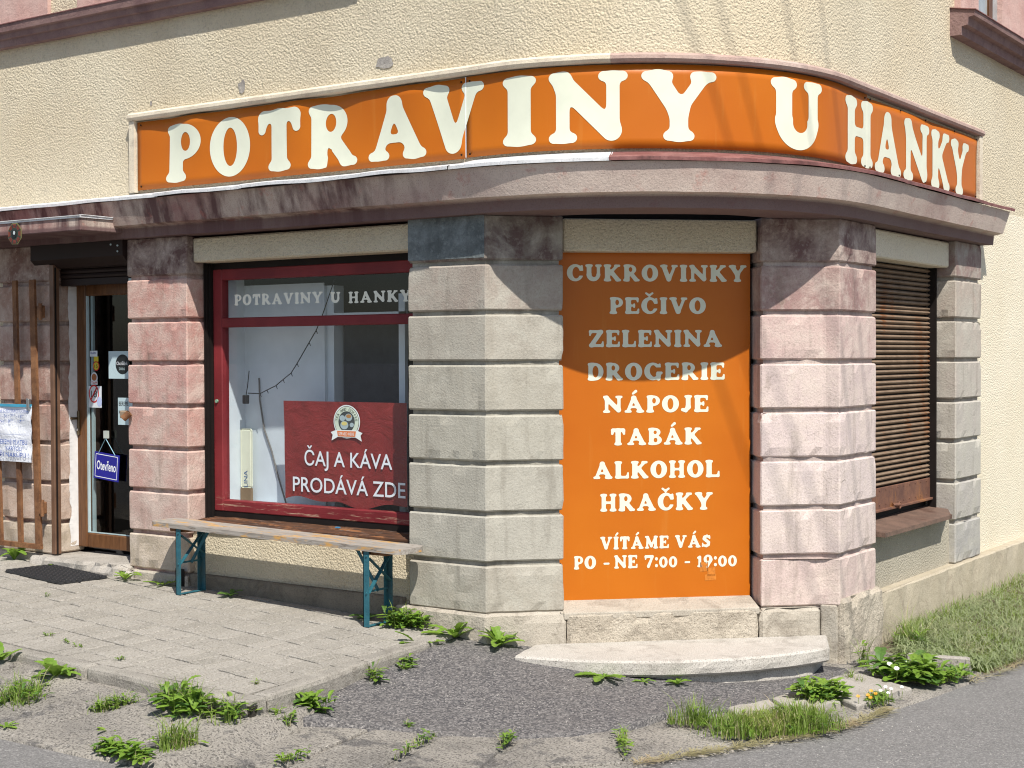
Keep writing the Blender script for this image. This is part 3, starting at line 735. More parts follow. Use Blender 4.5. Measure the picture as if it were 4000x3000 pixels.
# display behind the glass
box('display_side', (-2.40, .275, .56), (-2.392, .452, 2.2), WHITEB, win)
box('display_back', (-2.392, .452, .56), (-1.655, .462, 2.09), WHITEB, win)
box('display_post', (-1.655, .435, .56), (-1.635, .470, 2.07), WHITEB, win)
box('display_return', (-1.634, .46, .56), (-1.575, .56, 2.07), WHITEB, win)
box('display_post', (-1.005, .44, .56), (-.955, .47, 2.0), WHITEB, win)
box('display_rail', (-1.565, .44, 1.83), (-.955, .455, 1.885), WHITEB, win)
box('display_floor', (-2.42, .28, .545), (-.5, .62, .562), WHITEB, win)
for i in range(8):
    a = math.radians(14); x0 = -1.55+i*.068
    mesh('blind_strip', [(x0, .53, .56), (x0+.060, .545, .56), (x0+.060, .545, 1.83), (x0, .53, 1.83)], [(0, 1, 2, 3)], BLIND, win)
box('display_backing', (-2.45, .60, .5), (-.5, .61, 2.3), DARKM, win)

# door
dr = bmesh.new()
for a, b_ in (((-3.966, .235, .19), (-3.815, .30, 2.16)), ((-3.815, .240, .19), (-3.10, .30, .298)), ((-3.815, .240, 2.05), (-3.10, .30, 2.16)), ((-3.22, .240, .298), (-3.10, .30, 2.05))):
    add_box(dr, a, b_, .008)
door = bmobj('door', dr, DOORW, shop); door['label'] = 'brown framed glass door'
box('frame_joint', (-3.928, .2335, .185), (-3.922, .236, 2.12), DARKM, door)
mesh('pane', [(-3.82, .262, .29), (-3.2, .262, .29), (-3.2, .262, 2.06), (-3.82, .262, 2.06)], [(0, 1, 2, 3)], GLASS_D, door)
bm = bmesh.new(); add_box(bm, (-3.815, .245, .30), (-3.800, .262, 2.05)); add_box(bm, (-3.790, .268, .30), (-3.766, .285, 2.05)); add_box(bm, (-3.815, .246, .300), (-3.2, .258, .307)); bmobj('glazing_seal', bm, SEAL, door)
bm = bmesh.new(); add_box(bm, (-3.902, .222, 1.02), (-3.878, .236, 1.20), .004); add_tube(bm, [(-3.89, .225, 1.145), (-3.89, .175, 1.145), (-3.97+.0, .165, 1.148), (-3.985, .165, 1.148)], .009); bmobj('door_handle', bm, plain('bronze_handle', rgb(.16, .12, .07), .3, .6, .1, metal=.8), door)
bm = bmesh.new(); add_tube(bm, [(-3.89, .215, 1.06), (-3.89, .235, 1.06)], .010, 10); bmobj('lock', bm, plain('steel_lock', rgb(.45, .45, .44), .3, .6, .1, metal=.9), door)
mesh('white_jamb', [(-3.9075, .185, .2), (-3.9075, .24, .2), (-3.9075, .24, 2.12), (-3.9075, .185, 2.12)], [(0, 1, 2, 3)], WHITEJ, shop)
bm = bmesh.new()
for k in range(60):
    z = .2+1.92*k/60; w = .018*nz((z*9, 1, 2), 1, 2)+.012*nz((z*30, 2, 2), 1)
    vv = [bm.verts.new(p) for p in ((-3.9078, .160+w, z), (-3.9078, .187, z), (-3.9078, .187, z+.033), (-3.9078, .160+.018*nz(((z+.032)*9, 1, 2), 1, 2)+.012*nz(((z+.032)*30, 2, 2), 1), z+.033))]; bm.faces.new(vv)
bmobj('white_jamb', bm, WHITEJ, shop)
bm = bmesh.new(); add_box(bm, (-3.906, -.012, .16), (-3.862, .045, 2.27), .004); bmobj('shutter_rail', bm, RAILM, shop)
box('rail_seal', (-3.861, .0, .16), (-3.856, .012, 2.25), DARKM, shop)
# roller shutter box over the door
bxp = [(-.035, 2.415), (-.035, 2.305), (.030, 2.245), (.14, 2.245), (.14, 2.415)]
bm = bmesh.new(); A_ = [bm.verts.new((-4.085, y, z)) for y, z in bxp]; B_ = [bm.verts.new((-3.081, y, z)) for y, z in bxp]
bm.faces.new(A_); bm.faces.new(B_[::-1])
for i in range(5): bm.faces.new((A_[i], B_[i], B_[(i+1) % 5], A_[(i+1) % 5]))
sb = bmobj('shutter_box', bm, BOXM, shop); sb['label'] = 'dark brown roller shutter box over the door'
for x, z in ((-3.20, 2.385), (-3.13, 2.375), (-3.13, 2.335)):
    bm = bmesh.new(); add_tube(bm, [(x, -.034, z), (x, -.040, z)], .007, 8); bmobj('screw', bm, SEAL, sb)
for i in range(4):
    z = 2.12+.05+i*.034
    bm = bmesh.new(); add_tube(bm, [(-3.90, .10, z+.017), (-3.081, .10, z+.017)], .0185, 8); bmobj('slat', bm, BOXM, sb)
box('bottom_bar', (-3.90, .088, 2.118), (-3.081, .112, 2.168), BOXM, sb, .003)
box('maker_plate', (-3.16, .085, 2.135), (-3.10, .0875, 2.152), SEAL, sb)

# rusty roller shutter on the right
bm = bmesh.new(); add_box(bm, (1.33, 2.03, .45), (1.345, 3.62, 2.25)); add_box(bm, (1.37, 3.588, .47), (1.43, 3.606, 2.22)); add_box(bm, (1.37, 2.05, .47), (1.43, 2.066, 2.22))
rs = bmobj('roller_shutter', bm, DARKM, shop); rs['label'] = 'rusty closed roller shutter'
k = 10; slatp = [(1.365+.022*math.sin(PI*i/k)*1.0, .0165-.0165*2*i/k*.86) for i in range(k+1)]
V = []; F = []
for y in (2.066, 3.588):
    for x, z in slatp: V.append((x, y, z))
n_ = k+1
for i in range(k): F.append((i, i+1, n_+i+1, n_+i))
F.append(tuple(range(n_))[::-1]); F.append(tuple(range(n_, 2*n_)))
me = bpy.data.meshes.new('slat'); me.from_pydata(V, [], F); me.materials.append(SHUTM)
z = .722
while z < 2.23:
    o = bpy.data.objects.new('slat', me); col.objects.link(o); o.parent = rs; o.location = (rnd.uniform(-.001, .001), 0, z); o.rotation_euler = (rnd.gauss(0, .0006), 0, 0); z += .0343
bp = box('bottom_plate', (1.375, 2.066, .548), (1.390, 3.585, .703), SHUTB, rs, .003)
box('bottom_angle', (1.380, 2.066, .545), (1.412, 3.585, .562), SHUTB, rs, .003)
bm = bmesh.new()
for i in range(13): add_tube(bm, [(1.389, 2.12+i*.115, .588), (1.394, 2.12+i*.115, .588)], .006, 6); add_tube(bm, [(1.389, 2.12+i*.115, .685), (1.394, 2.12+i*.115, .685)], .006, 6)
bmobj('rivet', bm, SHUTB, bp)
bm = bmesh.new(); add_tube(bm, [(1.42, 2.88+.022*math.cos(t), .565+.022*math.sin(t)) for t in np.linspace(0, 2*PI, 14)], .005, 6); add_tube(bm, [(1.40, 2.80, .572), (1.43, 2.86, .572)], .012, 8); bmobj('pull_ring', bm, SHUTB, rs)
bm = prism_bm([(1.345, 2.06), (1.625, 2.06), (1.625, 3.36), (1.60, 3.40), (1.51, 3.618), (1.345, 3.618)], .445, lambda x, y: .490-.10*(x-1.40))
for v in bm.verts:
    if v.co.x > 1.5 and v.co.z < .46: v.co.z = .440
bmobj('window_sill', bm, SILLT, rs)
# ================================================================== LETTERING
RS, RT = .152, .085
def seg(x0, y0, x1, y1, r0, r1=None):
    r1 = r0 if r1 is None else r1
    def f(X, Y):
        dx, dy = x1-x0, y1-y0; L = dx*dx+dy*dy+1e-9
        h = np.clip(((X-x0)*dx+(Y-y0)*dy)/L, 0, 1); return np.hypot(X-x0-h*dx, Y-y0-h*dy)-(r0+(r1-r0)*h)
    return f
def srf(x, y, hw): return seg(x-hw, y, x+hw, y, .07)
def ell(cx, cy, rx, ry, xmin=None, ymax=None):
    def f(X, Y):
        p = np.hypot((X-cx)/rx, (Y-cy)/ry); q = np.hypot((X-cx)/rx**2, (Y-cy)/ry**2)+1e-9
        d = p*(p-1)/q
        if xmin is not None: d = np.maximum(d, xmin-X)
        if ymax is not None: d = np.maximum(d, Y-ymax)
        return d
    return f
def stem(x, r=RS): return seg(x, r, x, 1-r, r)
def wedge(y0, y1): return seg(.72, (y0+y1)/2, 1.3, (y0+y1)/2, (y1-y0)/2)
CA = [ell(.48, .5, .48, .51), seg(.86, .74, .86, .90, .06), ]
CC = [ell(.53, .5, .21, .345), seg(.70, .47, 1.3, .47, .14)]
ACUTE = [seg(.40, 1.12, .56, 1.26, .06, .085)]
CARON = [seg(.28, 1.25, .46, 1.12, .06, .06), seg(.46, 1.12, .64, 1.25, .06, .06)]
GL = {
 'I': ([stem(.24), srf(.24, .07, .15), srf(.24, .93, .15)], []),
 'P': ([stem(.22), srf(.22, .07, .15), seg(.09, .93, .3, .93, .07), ell(.40, .69, .37, .31, .2)], [ell(.44, .69, .105, .165)]),
 'R': ([stem(.22), srf(.22, .07, .15), seg(.09, .93, .3, .93, .07), ell(.40, .71, .36, .29, .2), seg(.46, .45, .72, .14, .125), srf(.80, .07, .09)], [ell(.43, .71, .10, .145), seg(.40, -.02, .43, .26, .035, .03)]),
 'O': ([ell(.48, .5, .48, .51)], [ell(.48, .5, .165, .33)]),
 'T': ([stem(.41), srf(.41, .07, .15), seg(.12, .9, .70, .9, .1), seg(.1, .87, .07, .68, .1, .07), seg(.72, .87, .75, .68, .1, .07)], []),
 'A': ([seg(.43, .86, .13, .12, .10, .085), seg(.46, .84, .80, .13, .12, .135), seg(.25, .33, .6, .33, .065), srf(.13, .07, .13), srf(.81, .07, .15), seg(.42, .88, .47, .88, .11)], []),
 'V': ([seg(.18, .88, .45, .13, .135), seg(.78, .88, .50, .13, .085), srf(.17, .93, .15), srf(.80, .93, .12)], []),
 'N': ([seg(.17, .12, .17, .88, .095), seg(.17, .85, .84, .15, .135), seg(.86, .2, .86, .88, .09), srf(.17, .07, .13), srf(.86, .93, .13), seg(.04, .93, .2, .93, .07)], []),
 'Y': ([seg(.17, .88, .44, .46, .135), seg(.78, .88, .48, .46, .09), seg(.46, .5, .46, .13, .13), srf(.46, .07, .15), srf(.16, .93, .15), srf(.81, .93, .12)], []),
 'U': ([seg(.2, .87, .2, .4, .135), seg(.74, .87, .74, .4, .095), ell(.45, .38, .385, .385, None, .42), srf(.2, .93, .15), srf(.74, .93, .12)], [seg(.485, .38, .485, .72, .135, .13)]),
 'H': ([stem(.2, .12), stem(.74, .12), seg(.2, .5, .74, .5, .07), srf(.2, .07, .13), srf(.2, .93, .13), srf(.74, .07, .13), srf(.74, .93, .13)], []),
 'K': ([stem(.2), srf(.2, .07, .15), srf(.2, .93, .15), seg(.3, .45, .70, .87, .085), srf(.76, .93, .11), seg(.42, .55, .76, .13, .13), srf(.83, .07, .09)], []),
 'C': (CA, CC),
 'G': ([ell(.48, .5, .48, .51), seg(.86, .74, .86, .90, .06), seg(.80, .08, .80, .38, .115), seg(.58, .41, .97, .41, .062)], [ell(.50, .55, .19, .31), seg(.66, .61, 1.3, .61, .12), ell(.55, .27, .12, .085)]),
 'E': ([stem(.2), seg(.08, .92, .70, .92, .075), seg(.08, .08, .72, .08, .075), seg(.2, .5, .5, .5, .06), seg(.71, .9, .73, .74, .07, .05), seg(.74, .1, .77, .28, .07, .05), seg(.53, .41, .53, .59, .05)], []),
 'Z': ([seg(.1, .91, .74, .91, .085), seg(.1, .09, .78, .09, .085), seg(.70, .88, .17, .12, .13), seg(.1, .9, .07, .70, .08, .05), seg(.80, .1, .82, .30, .08, .05)], []),
 'L': ([stem(.2), srf(.2, .93, .15), seg(.08, .08, .72, .08, .075), seg(.73, .1, .76, .32, .08, .05)], []),
 'D': ([stem(.2), seg(.08, .93, .3, .93, .07), seg(.08, .07, .3, .07, .07), ell(.40, .5, .48, .505, .2)], [ell(.44, .5, .165, .335)]),
 'J': ([seg(.44, .87, .44, .3, .135), srf(.44, .93, .15), seg(.44, .3, .30, .10, .135, .1), seg(.30, .10, .13, .15, .1, .1)], []),
 'B': ([stem(.22), seg(.09, .93, .3, .93, .07), seg(.09, .07, .3, .07, .07), ell(.40, .75, .34, .255, .2), ell(.42, .28, .40, .285, .2)], [ell(.43, .74, .095, .11), ell(.45, .28, .11, .135)]),
 'M': ([seg(.16, .12, .2, .88, .085), seg(.23, .85, .53, .2, .12), seg(.53, .2, .86, .86, .085), seg(.90, .12, .88, .88, .125), srf(.15, .07, .11), srf(.91, .07, .14), srf(.13, .93, .09), srf(.93, .93, .1)], []),
 'S': ([seg(.66, .80, .48, .90, .09), seg(.48, .90, .26, .82, .1), seg(.26, .82, .22, .68, .11), seg(.22, .68, .42, .54, .12), seg(.42, .54, .62, .38, .12), seg(.62, .38, .60, .20, .12), seg(.60, .20, .42, .10, .1), seg(.42, .10, .16, .16, .09), seg(.72, .70, .70, .92, .05), seg(.08, .08, .10, .32, .05)], []),
 '7': ([seg(.1, .87, .7, .87, .11), seg(.70, .84, .34, .12, .1, .13), seg(.1, .86, .08, .68, .08, .06)], []),
 '0': ([ell(.38, .42, .38, .43)], [ell(.38, .42, .13, .27)]),
 '1': ([seg(.28, .13, .28, .75, .12), srf(.28, .07, .15), seg(.28, .78, .12, .72, .08)], []),
 '9': ([ell(.38, .60, .38, .34), seg(.66, .55, .32, -.02, .11, .08)], [ell(.37, .62, .115, .17)]),
 ':': ([ell(.13, .68, .13, .13), ell(.13, .16, .13, .13)], []),
 '-': ([seg(.08, .38, .40, .38, .075)], []),
}
for base, acc, nm in (('A', ACUTE, 'Á'), ('C', CARON, 'Č'), ('I', [seg(.22, 1.12, .36, 1.26, .06, .085)], 'Í')):
    GL[nm] = (GL[base][0]+acc, GL[base][1])
_gc = {}
def glyph(chv, res=30):
    key = (chv, res)
    if key in _gc: return _gc[key]
    adds, cuts = GL[chv]; x0, x1, y0, y1 = -.25, 1.30, -.2, 1.45
    h = 1/res; nx = int((x1-x0)/h)+1; ny = int((y1-y0)/h)+1
    X, Y = np.meshgrid(x0+np.arange(nx)*h, y0+np.arange(ny)*h)
    k = .075; D = None
    for f in adds:
        d = f(X, Y)
        if D is None: D = d
        else:
            hh = np.clip(.5+.5*(D-d)/k, 0, 1); D = D*(1-hh)+d*hh-k*hh*(1-hh)
    for f in cuts: D = np.maximum(D, -f(X, Y))
    D = np.where(np.abs(D) < 1e-6, 1e-6, D); ids = {}; V = []; F = []
    def cid(i, j):
        kk = ('c', i, j)
        if kk not in ids: ids[kk] = len(V); V.append((X[j, i], Y[j, i]))
        return ids[kk]
    def eid(i, j, a, b):
        kk = ('e', min((i, j), (a, b)), max((i, j), (a, b)))
        if kk not in ids:
            t = D[j, i]/(D[j, i]-D[b, a]); ids[kk] = len(V)
            V.append((X[j, i]+(X[b, a]-X[j, i])*t, Y[j, i]+(Y[b, a]-Y[j, i])*t))
        return ids[kk]
    ins = D < 0
    for j in range(ny-1):
        for i in range(nx-1):
            cs = ((i, j), (i+1, j), (i+1, j+1), (i, j+1)); fl = [ins[b, a] for a, b in cs]
            if not any(fl): continue
            poly = []
            for q in range(4):
                a = cs[q]; b = cs[(q+1) % 4]
                if fl[q]: poly.append(cid(*a))
                if fl[q] != fl[(q+1) % 4]: poly.append(eid(*a, *b))
            if len(poly) >= 3: F.append(tuple(poly))
    V = np.array(V); lo = V[:, 0].min(); V[:, 0] -= lo
    _gc[key] = (V, F, V[:, 0].max()); return _gc[key]
def text_flat(s, res=26, gap=.10, space=.42):
    """-> verts(n,2), faces, total width; cap height 1"""
    V = []; F = []; x = 0
    for chv in s:
        if chv == ' ': x += space; continue
        v, f, w = glyph(chv, res); b = len(V)
        V += [(p[0]+x, p[1]) for p in v]; F += [tuple(i+b for i in q) for q in f]; x += w+gap
    return V, F, x-gap
def text_on(name, s, fn, mat, parent, u0, u1, z0, z1, res=26, gap=.10):
    """fit text to a rectangle and map it with fn(u, z)"""
    V, F, W = text_flat(s, res, gap)
    return mesh(name, [fn(u0+(u1-u0)*x/W, z0+(z1-z0)*y) for x, y in V], F, mat, parent)
def font_text(s, spacing=1.0, bold=0.0):
    cu = bpy.data.curves.new('txt', 'FONT'); cu.body = s; cu.size = 1; cu.resolution_u = 4; cu.space_character = spacing; cu.offset = bold
    ob = bpy.data.objects.new('txt', cu); col.objects.link(ob); dg = bpy.context.evaluated_depsgraph_get(); dg.update()
    me = bpy.data.meshes.new_from_object(ob.evaluated_get(dg)); V = [(v.co.x, v.co.y) for v in me.vertices]; F = [tuple(p.vertices) for p in me.polygons]
    bpy.data.objects.remove(ob); bpy.data.curves.remove(cu); bpy.data.meshes.remove(me)
    x0 = min(p[0] for p in V); x1 = max(p[0] for p in V)
    return [(x-x0, y) for x, y in V], F, x1-x0
def font_on(name, s, fn, mat, parent, u0, u1, z0, cap, slant=0, bold=0):
    """sans text: baseline z0, cap height cap, stretched to u0..u1"""
    V, F, W = font_text(s, 1.0, bold); k = cap/.729
    return mesh(name, [fn(u0+(u1-u0)*x/W+slant*y*k, z0+k*y) for x, y in V], F, mat, parent)

# ------------------------------------------------------------------ long orange fascia sign
def wave(u, z):
    if u > -.17: 
        return .002*math.sin(u*4) if u < 2.84 else .010*abs(math.sin((u-2.84)*2.6))*max(0, (z-3.05)/.17)
    t = (z-2.75)/.47; e = min(1, (-.17-u)/.25)*min(1, (u+3.0)/.3)
    return e*(.011*math.sin(u*7.4+.6)+.006*math.sin(u*13+2))*(.15+.85*t)+e*.004*math.sin(u*4.1+z*5)
SZ0, SZ1 = 2.757, 3.226
fs = thing('fascia_sign', 'long orange fascia sign with cream lettering curving round the corner above the ledge', 'sign')
def sfn(extra): return lambda u, z: pp(u, -.024+wave(u, z)+extra, z)
def sign_panel(u0, u1, z0, z1, lab):
    us_ = np.linspace(u0, u1, max(12, int((u1-u0)/.045))); zs_ = np.linspace(z0, z1, 9); V = []; F = []
    f = sfn(0)
    for u in us_:
        for z in zs_: V.append(f(u, z))
    m = 9
    for i in range(len(us_)-1):
        for k in range(m-1): F.append((i*m+k, (i+1)*m+k, (i+1)*m+k+1, i*m+k+1))
    o = mesh('panel', V, F, ORANGE, fs, smooth=True); md = o.modifiers.new('t', 'SOLIDIFY'); md.thickness = .003; md.offset = -1
    o['label'] = lab
sign_panel(-3.0, -.171, 2.752, 3.222, 'buckled orange panel over the door and window')
sign_panel(-.166, 2.842, SZ0, SZ1, 'smooth orange panel bent round the corner')
sign_panel(2.847, UR, 2.762, 3.205, 'lifted orange panel on the side wall')
f = sfn(.0018)
for chv, a, b_, z0, z1 in [('P', -2.716, -2.368, 2.787, 3.169), ('O', -2.289, -1.917, 2.790, 3.172), ('T', -1.844, -1.461, 2.792, 3.182), ('R', -1.407, -1.004, 2.782, 3.172), ('A', -.913, -.463, 2.788, 3.172), ('V', -.479, -.038, 2.790, 3.193), ('I', .095, .311, 2.798, 3.188), ('N', .389, .846, 2.795, 3.191), ('Y', .923, 1.363, 2.800, 3.188), ('U', 1.724, 2.167, 2.788, 3.189), ('H', 2.485, 2.931, 2.772, 3.176), ('A', 2.968, 3.438, 2.765, 3.160), ('N', 3.485, 3.987, 2.765, 3.165), ('K', 4.032, 4.422, 2.762, 3.158), ('Y', 4.440, 4.846, 2.762, 3.140)]:
    v, F, W = glyph(chv, 40)
    mesh('letter', [f(a+(b_-a)*x/W, z0+(z1-z0)*y) for x, y in v], F, CREAMTXT, fs)
mesh('panel_edge', [sfn(.0024)(u, z) for z in (SZ0+.0, SZ1) for u in (-.171, -.167)], [(0, 1, 3, 2)], WHITETXT, fs)
bm = bmesh.new()
for u in (-2.96, -.2, -.14, 2.80, 2.88, 3.4, 3.9, 4.5, UR-.03):
    for z in (2.775, 3.20): p = sfn(.002)(u, z); nn = path(u)[1]; add_tube(bm, [p, p+Vector((nn.x, nn.y, 0))*.005], .006, 6)
bmobj('screw', bm, DARKM, fs)

# ------------------------------------------------------------------ upright orange board with the goods list
board = thing('goods_board', 'tall orange board listing goods and opening hours on the chamfered corner', 'sign', (*ch(1.07, -.19), 1.1))
def at0(o, pts): 
    L = o.location; return [(p[0]-L[0], p[1]-L[1], p[2]-L[2]) for p in pts]
bm = prism_bm([ch(.44, -.186), ch(1.645, -.186), ch(1.645, -.196), ch(.44, -.196)], .122, 2.214)
for v in bm.verts: v.co -= board.location
bmobj('panel', bm, ORANGE, board)
def bfn(t, z): x, y = ch(t, -.1848); return Vector((x, y, z))-board.location
for s, t0, t1, z0, z1 in [('CUKROVINKY', .513, 1.622, 2.042, 2.142), ('PEČIVO', .772, 1.367, 1.847, 1.946), ('ZELENINA', .645, 1.468, 1.648, 1.750), ('DROGERIE', .638, 1.485, 1.449, 1.553), ('NÁPOJE', .731, 1.383, 1.254, 1.356), ('TABÁK', .779, 1.340, 1.059, 1.160), ('ALKOHOL', .671, 1.453, .858, .962), ('HRAČKY', .713, 1.409, .662, .767), ('VÍTÁME VÁS', .712, 1.394, .433, .509), ('PO', .551, .686, .318, .397), ('-', .732, .769, .318, .397), ('NE', .798, .941, .317, .396), ('7:00', .984, 1.187, .316, .395), ('-', 1.233, 1.268, .315, .394), ('19:00', 1.311, 1.560, .313, .392)]:
    text_on('lettering', s, bfn, CREAMTXT, board, t0, t1, z0, z1, 26, .115)
for t, z, w, h in ((1.33, .285, .05, .06), (1.375, .255, .05, .055), (1.36, .23, .07, .04)):
    mesh('tape_residue', [bfn(t, z), bfn(t+w, z+.004), bfn(t+w, z+h), bfn(t, z+h-.003)], [(0, 1, 2, 3)], plain('tape_residue', rgb(.50, .165, .02), .6, .3, .2, 60), board)

# ------------------------------------------------------------------ window lettering and poster
def yfn(y, o=None):
    L = o.location if o is not None else Vector((0, 0, 0))
    return lambda x, z: Vector((x, y, z))-L
wl = thing('window_lettering', 'cream shop name stuck across the upper pane of the red window', 'lettering', (-1.5, .236, 1.95))
text_on('lettering', 'POTRAVINY', yfn(.2365, wl), plain('pale_film_letters', rgb(.78, .78, .68), .5, .3, .03), wl, -2.271, -1.471, 1.945, 2.018, 24, .13)
text_on('lettering', 'U', yfn(.2365, wl), bpy.data.materials['pale_film_letters'], wl, -1.405, -1.32, 1.942, 2.013, 24)
text_on('lettering', 'HANKY', yfn(.2365, wl), bpy.data.materials['pale_film_letters'], wl, -1.25, -.735, 1.938, 2.010, 24, .16)
ps = thing('coffee_poster', 'dark red poster offering tea and coffee hung behind the lower pane', 'poster', (-1.31, .25, .97))
V = []; F = []; nx, nz_ = 44, 26
for j in range(nz_+1):
    for i in range(nx+1):
        u = i/nx; v = j/nz_; x = -1.837+1.047*u+(.010*(1-v) if u < .5 else 0); low = .650+.018*math.sin(u*7+.3)+.012*math.sin(u*17)
        z = 1.305+(low-1.305)*(1-v); V.append((x+1.31, .2525+.003*math.sin(u*9+v*3)*(1-v)+.0015*math.sin(u*31+v*11)-.25, z-.97))
for j in range(nz_):
    for i in range(nx): a = j*(nx+1)+i; F.append((a, a+1, a+nx+2, a+nx+1))
mesh('sheet', V, F, POSTER, ps, smooth=True)
pf = yfn(.2467, ps)
font_on('lettering', 'ČAJ A KÁVA', pf, WHITETXT, ps, -1.648, -.905, .885, .100, 0, .008)
font_on('lettering', 'PRODÁVÁ ZDE', pf, WHITETXT, ps, -1.753, -.800, .710, .100, 0, .008)
def disc(name, cx, cz, rx, rz, y, mat, parent, k=40, a0=0, a1=2*PI):
    fn = yfn(y, parent); pts = [fn(cx+rx*math.cos(a0+(a1-a0)*i/k), cz+rz*math.sin(a0+(a1-a0)*i/k)) for i in range(k)]
    return mesh(name, pts, [tuple(range(k))], mat, parent)
BW = plain('badge_white', rgb(.80, .82, .80), .5); BC = plain('badge_cream', rgb(.66, .72, .58), .5); BK = plain('badge_black', rgb(.015, .018, .018), .5)
BO = plain('badge_orange', rgb(.72, .20, .06), .5); CUP = plain('badge_cup_grey', rgb(.40, .48, .50), .5); COF = plain('badge_coffee', rgb(.42, .20, .06), .5); CRE = plain('badge_cream_coffee', rgb(.75, .62, .22), .5)
bx_, bz_ = -1.280, 1.178
bd = disc('badge', bx_, bz_, .112, .108, .2462, BW, ps)
disc('badge_ring', bx_, bz_, .104, .100, .2456, BK, ps); disc('badge_ring', bx_, bz_, .101, .097, .2450, BC, ps)
disc('badge_centre', bx_, bz_, .069, .067, .2444, BK, ps); disc('badge_centre', bx_, bz_, .066, .064, .2438, plain('badge_dark', rgb(.05, .06, .06), .5), ps)
for dx, dz, r, mt in ((.018, .028, .030, CUP), (-.035, .022, .024, CUP), (-.018, -.022, .034, CUP), (.045, -.02, .018, CUP)):
    disc('cup', bx_+dx, bz_+dz, r, r*.8, .2432, mt, ps, 20)
disc('coffee', bx_+.020, bz_+.036, .022, .012, .2426, COF, ps, 20); disc('coffee', bx_-.018, bz_-.012, .024, .013, .2426, CRE, ps, 20)
txt = 'TEA AND COFFEE'
V = []; F = []; fn = yfn(.2430, ps)
for i, chv in enumerate(txt):
    if chv == ' ': continue
    v, f_, w = font_text(chv); a = math.radians(172-164*i/(len(txt)-1)); b = len(V)
    for x, y in v:
        lx = (x-w/2)*.026; ly = (y-.36)*.026; rr = .0845+ly
        V.append(fn(bx_+math.cos(a)*rr+math.sin(a)*lx, bz_+(math.sin(a)*rr-math.cos(a)*lx)*.965))
    F += [tuple(q+b for q in g) for g in f_]
mesh('badge_lettering', V, F, BK, ps)
fn = yfn(.2432, ps); zb = bz_-.082
mesh('ribbon_edge', [fn(bx_+x, zb+z) for x, z in ((-.135, .012), (-.085, .028), (.085, .028), (.135, .012), (.118, -.005), (.128, -.042), (.075, -.018), (-.075, -.018), (-.128, -.042), (-.118, -.005))], [tuple(range(10))], BW, ps)
fn = yfn(.2426, ps); mesh('ribbon', [fn(bx_+x, zb+z) for x, z in ((-.080, .022), (.080, .022), (.074, -.014), (-.074, -.014))], [(0, 1, 2, 3)], BO, ps)
font_on('ribbon_lettering', 'SERVED HERE', yfn(.2420, ps), BW, ps, bx_-.066, bx_+.066, zb-.006, .020)

# string of lights, adapter and cable, leaning board behind the glass
lights = thing('light_string', 'black string of fairy lights drooping across the white display behind glass', 'lights', (-1.9, .34, 1.5))
pts = [(-1.46, 2.10), (-1.481, 2.055), (-1.575, 1.854), (-1.624, 1.769), (-1.687, 1.69), (-1.796, 1.551), (-1.851, 1.487), (-1.925, 1.443), (-1.99, 1.402), (-2.074, 1.371), (-2.139, 1.346), (-2.253, 1.348)]
bm = bmesh.new(); add_tube(bm, [(x+1.9, .0, z-1.5) for x, z in pts], .0035, 5)
for i, (x, z) in enumerate(pts[2:-1]): add_tube(bm, [(x+1.9, 0, z-1.5), (x+1.9+.016, -.003, z-1.5-.022)], .0035, 5, .002)
bmobj('cable', bm, BLACK, lights)
bm = bmesh.new(); add_box(bm, (-.39, -.02, -.225), (-.352, .015, -.165), .004); bmobj('adapter', bm, BLACK, lights)
bm = bmesh.new(); add_tube(bm, [(-.40, .06, .0), (-.385, .03, -.1), (-.372, .0, -.17)], .0035, 5); bmobj('lead', bm, BLACK, lights)
tag(bmobj('grey_cable', (lambda b: (add_tube(b, [(-2.25, .445, 1.45), (-2.24, .44, 1.30), (-2.20, .44, 1.1), (-2.13, .44, .95), (-2.08, .44, .8), (-1.99, .43, .60)], .006, 6), b)[1])(bmesh.new()), plain('grey_cable', rgb(.16, .15, .14), .6), None), 'thin grey cable hanging down the white board in the window', 'cable')
lb = thing('leaning_board', 'narrow cream board with blue lettering standing in the left of the window', 'board', (-2.335, .40, .56))
bm = bmesh.new(); add_box(bm, (-.052, 0, .13), (.052, .012, .54), .012); bmobj('panel', bm, plain('cream_board', rgb(.66, .66, .52), .5, .4, .05), lb)
box('wood_foot', (-.05, -.006, .0), (.048, .016, .128), plain('brown_ply', rgb(.20, .13, .07), .7), lb)
V, F, W = font_text('LINA'); mesh('lettering', [(.002-.036*y/.73+.012, -.0015, .135+.115*x/W) for x, y in V], F, plain('blue_ink', rgb(.03, .10, .25), .5), lb)
tag(box('blue_scrap', (-1.275, .12, .507), (-1.245, .14, .513), plain('blue_plastic', rgb(.06, .25, .45), .5), None), 'small blue scrap lying on the wooden sill under the window', 'litter')
kn = bmesh.new(); add_tube(kn, [(-2.405, .20, 1.295), (-2.405, .188, 1.295)], .012, 10); o = bmobj('lock_button', kn, plain('green_button', rgb(.20, .35, .25), .4), win)

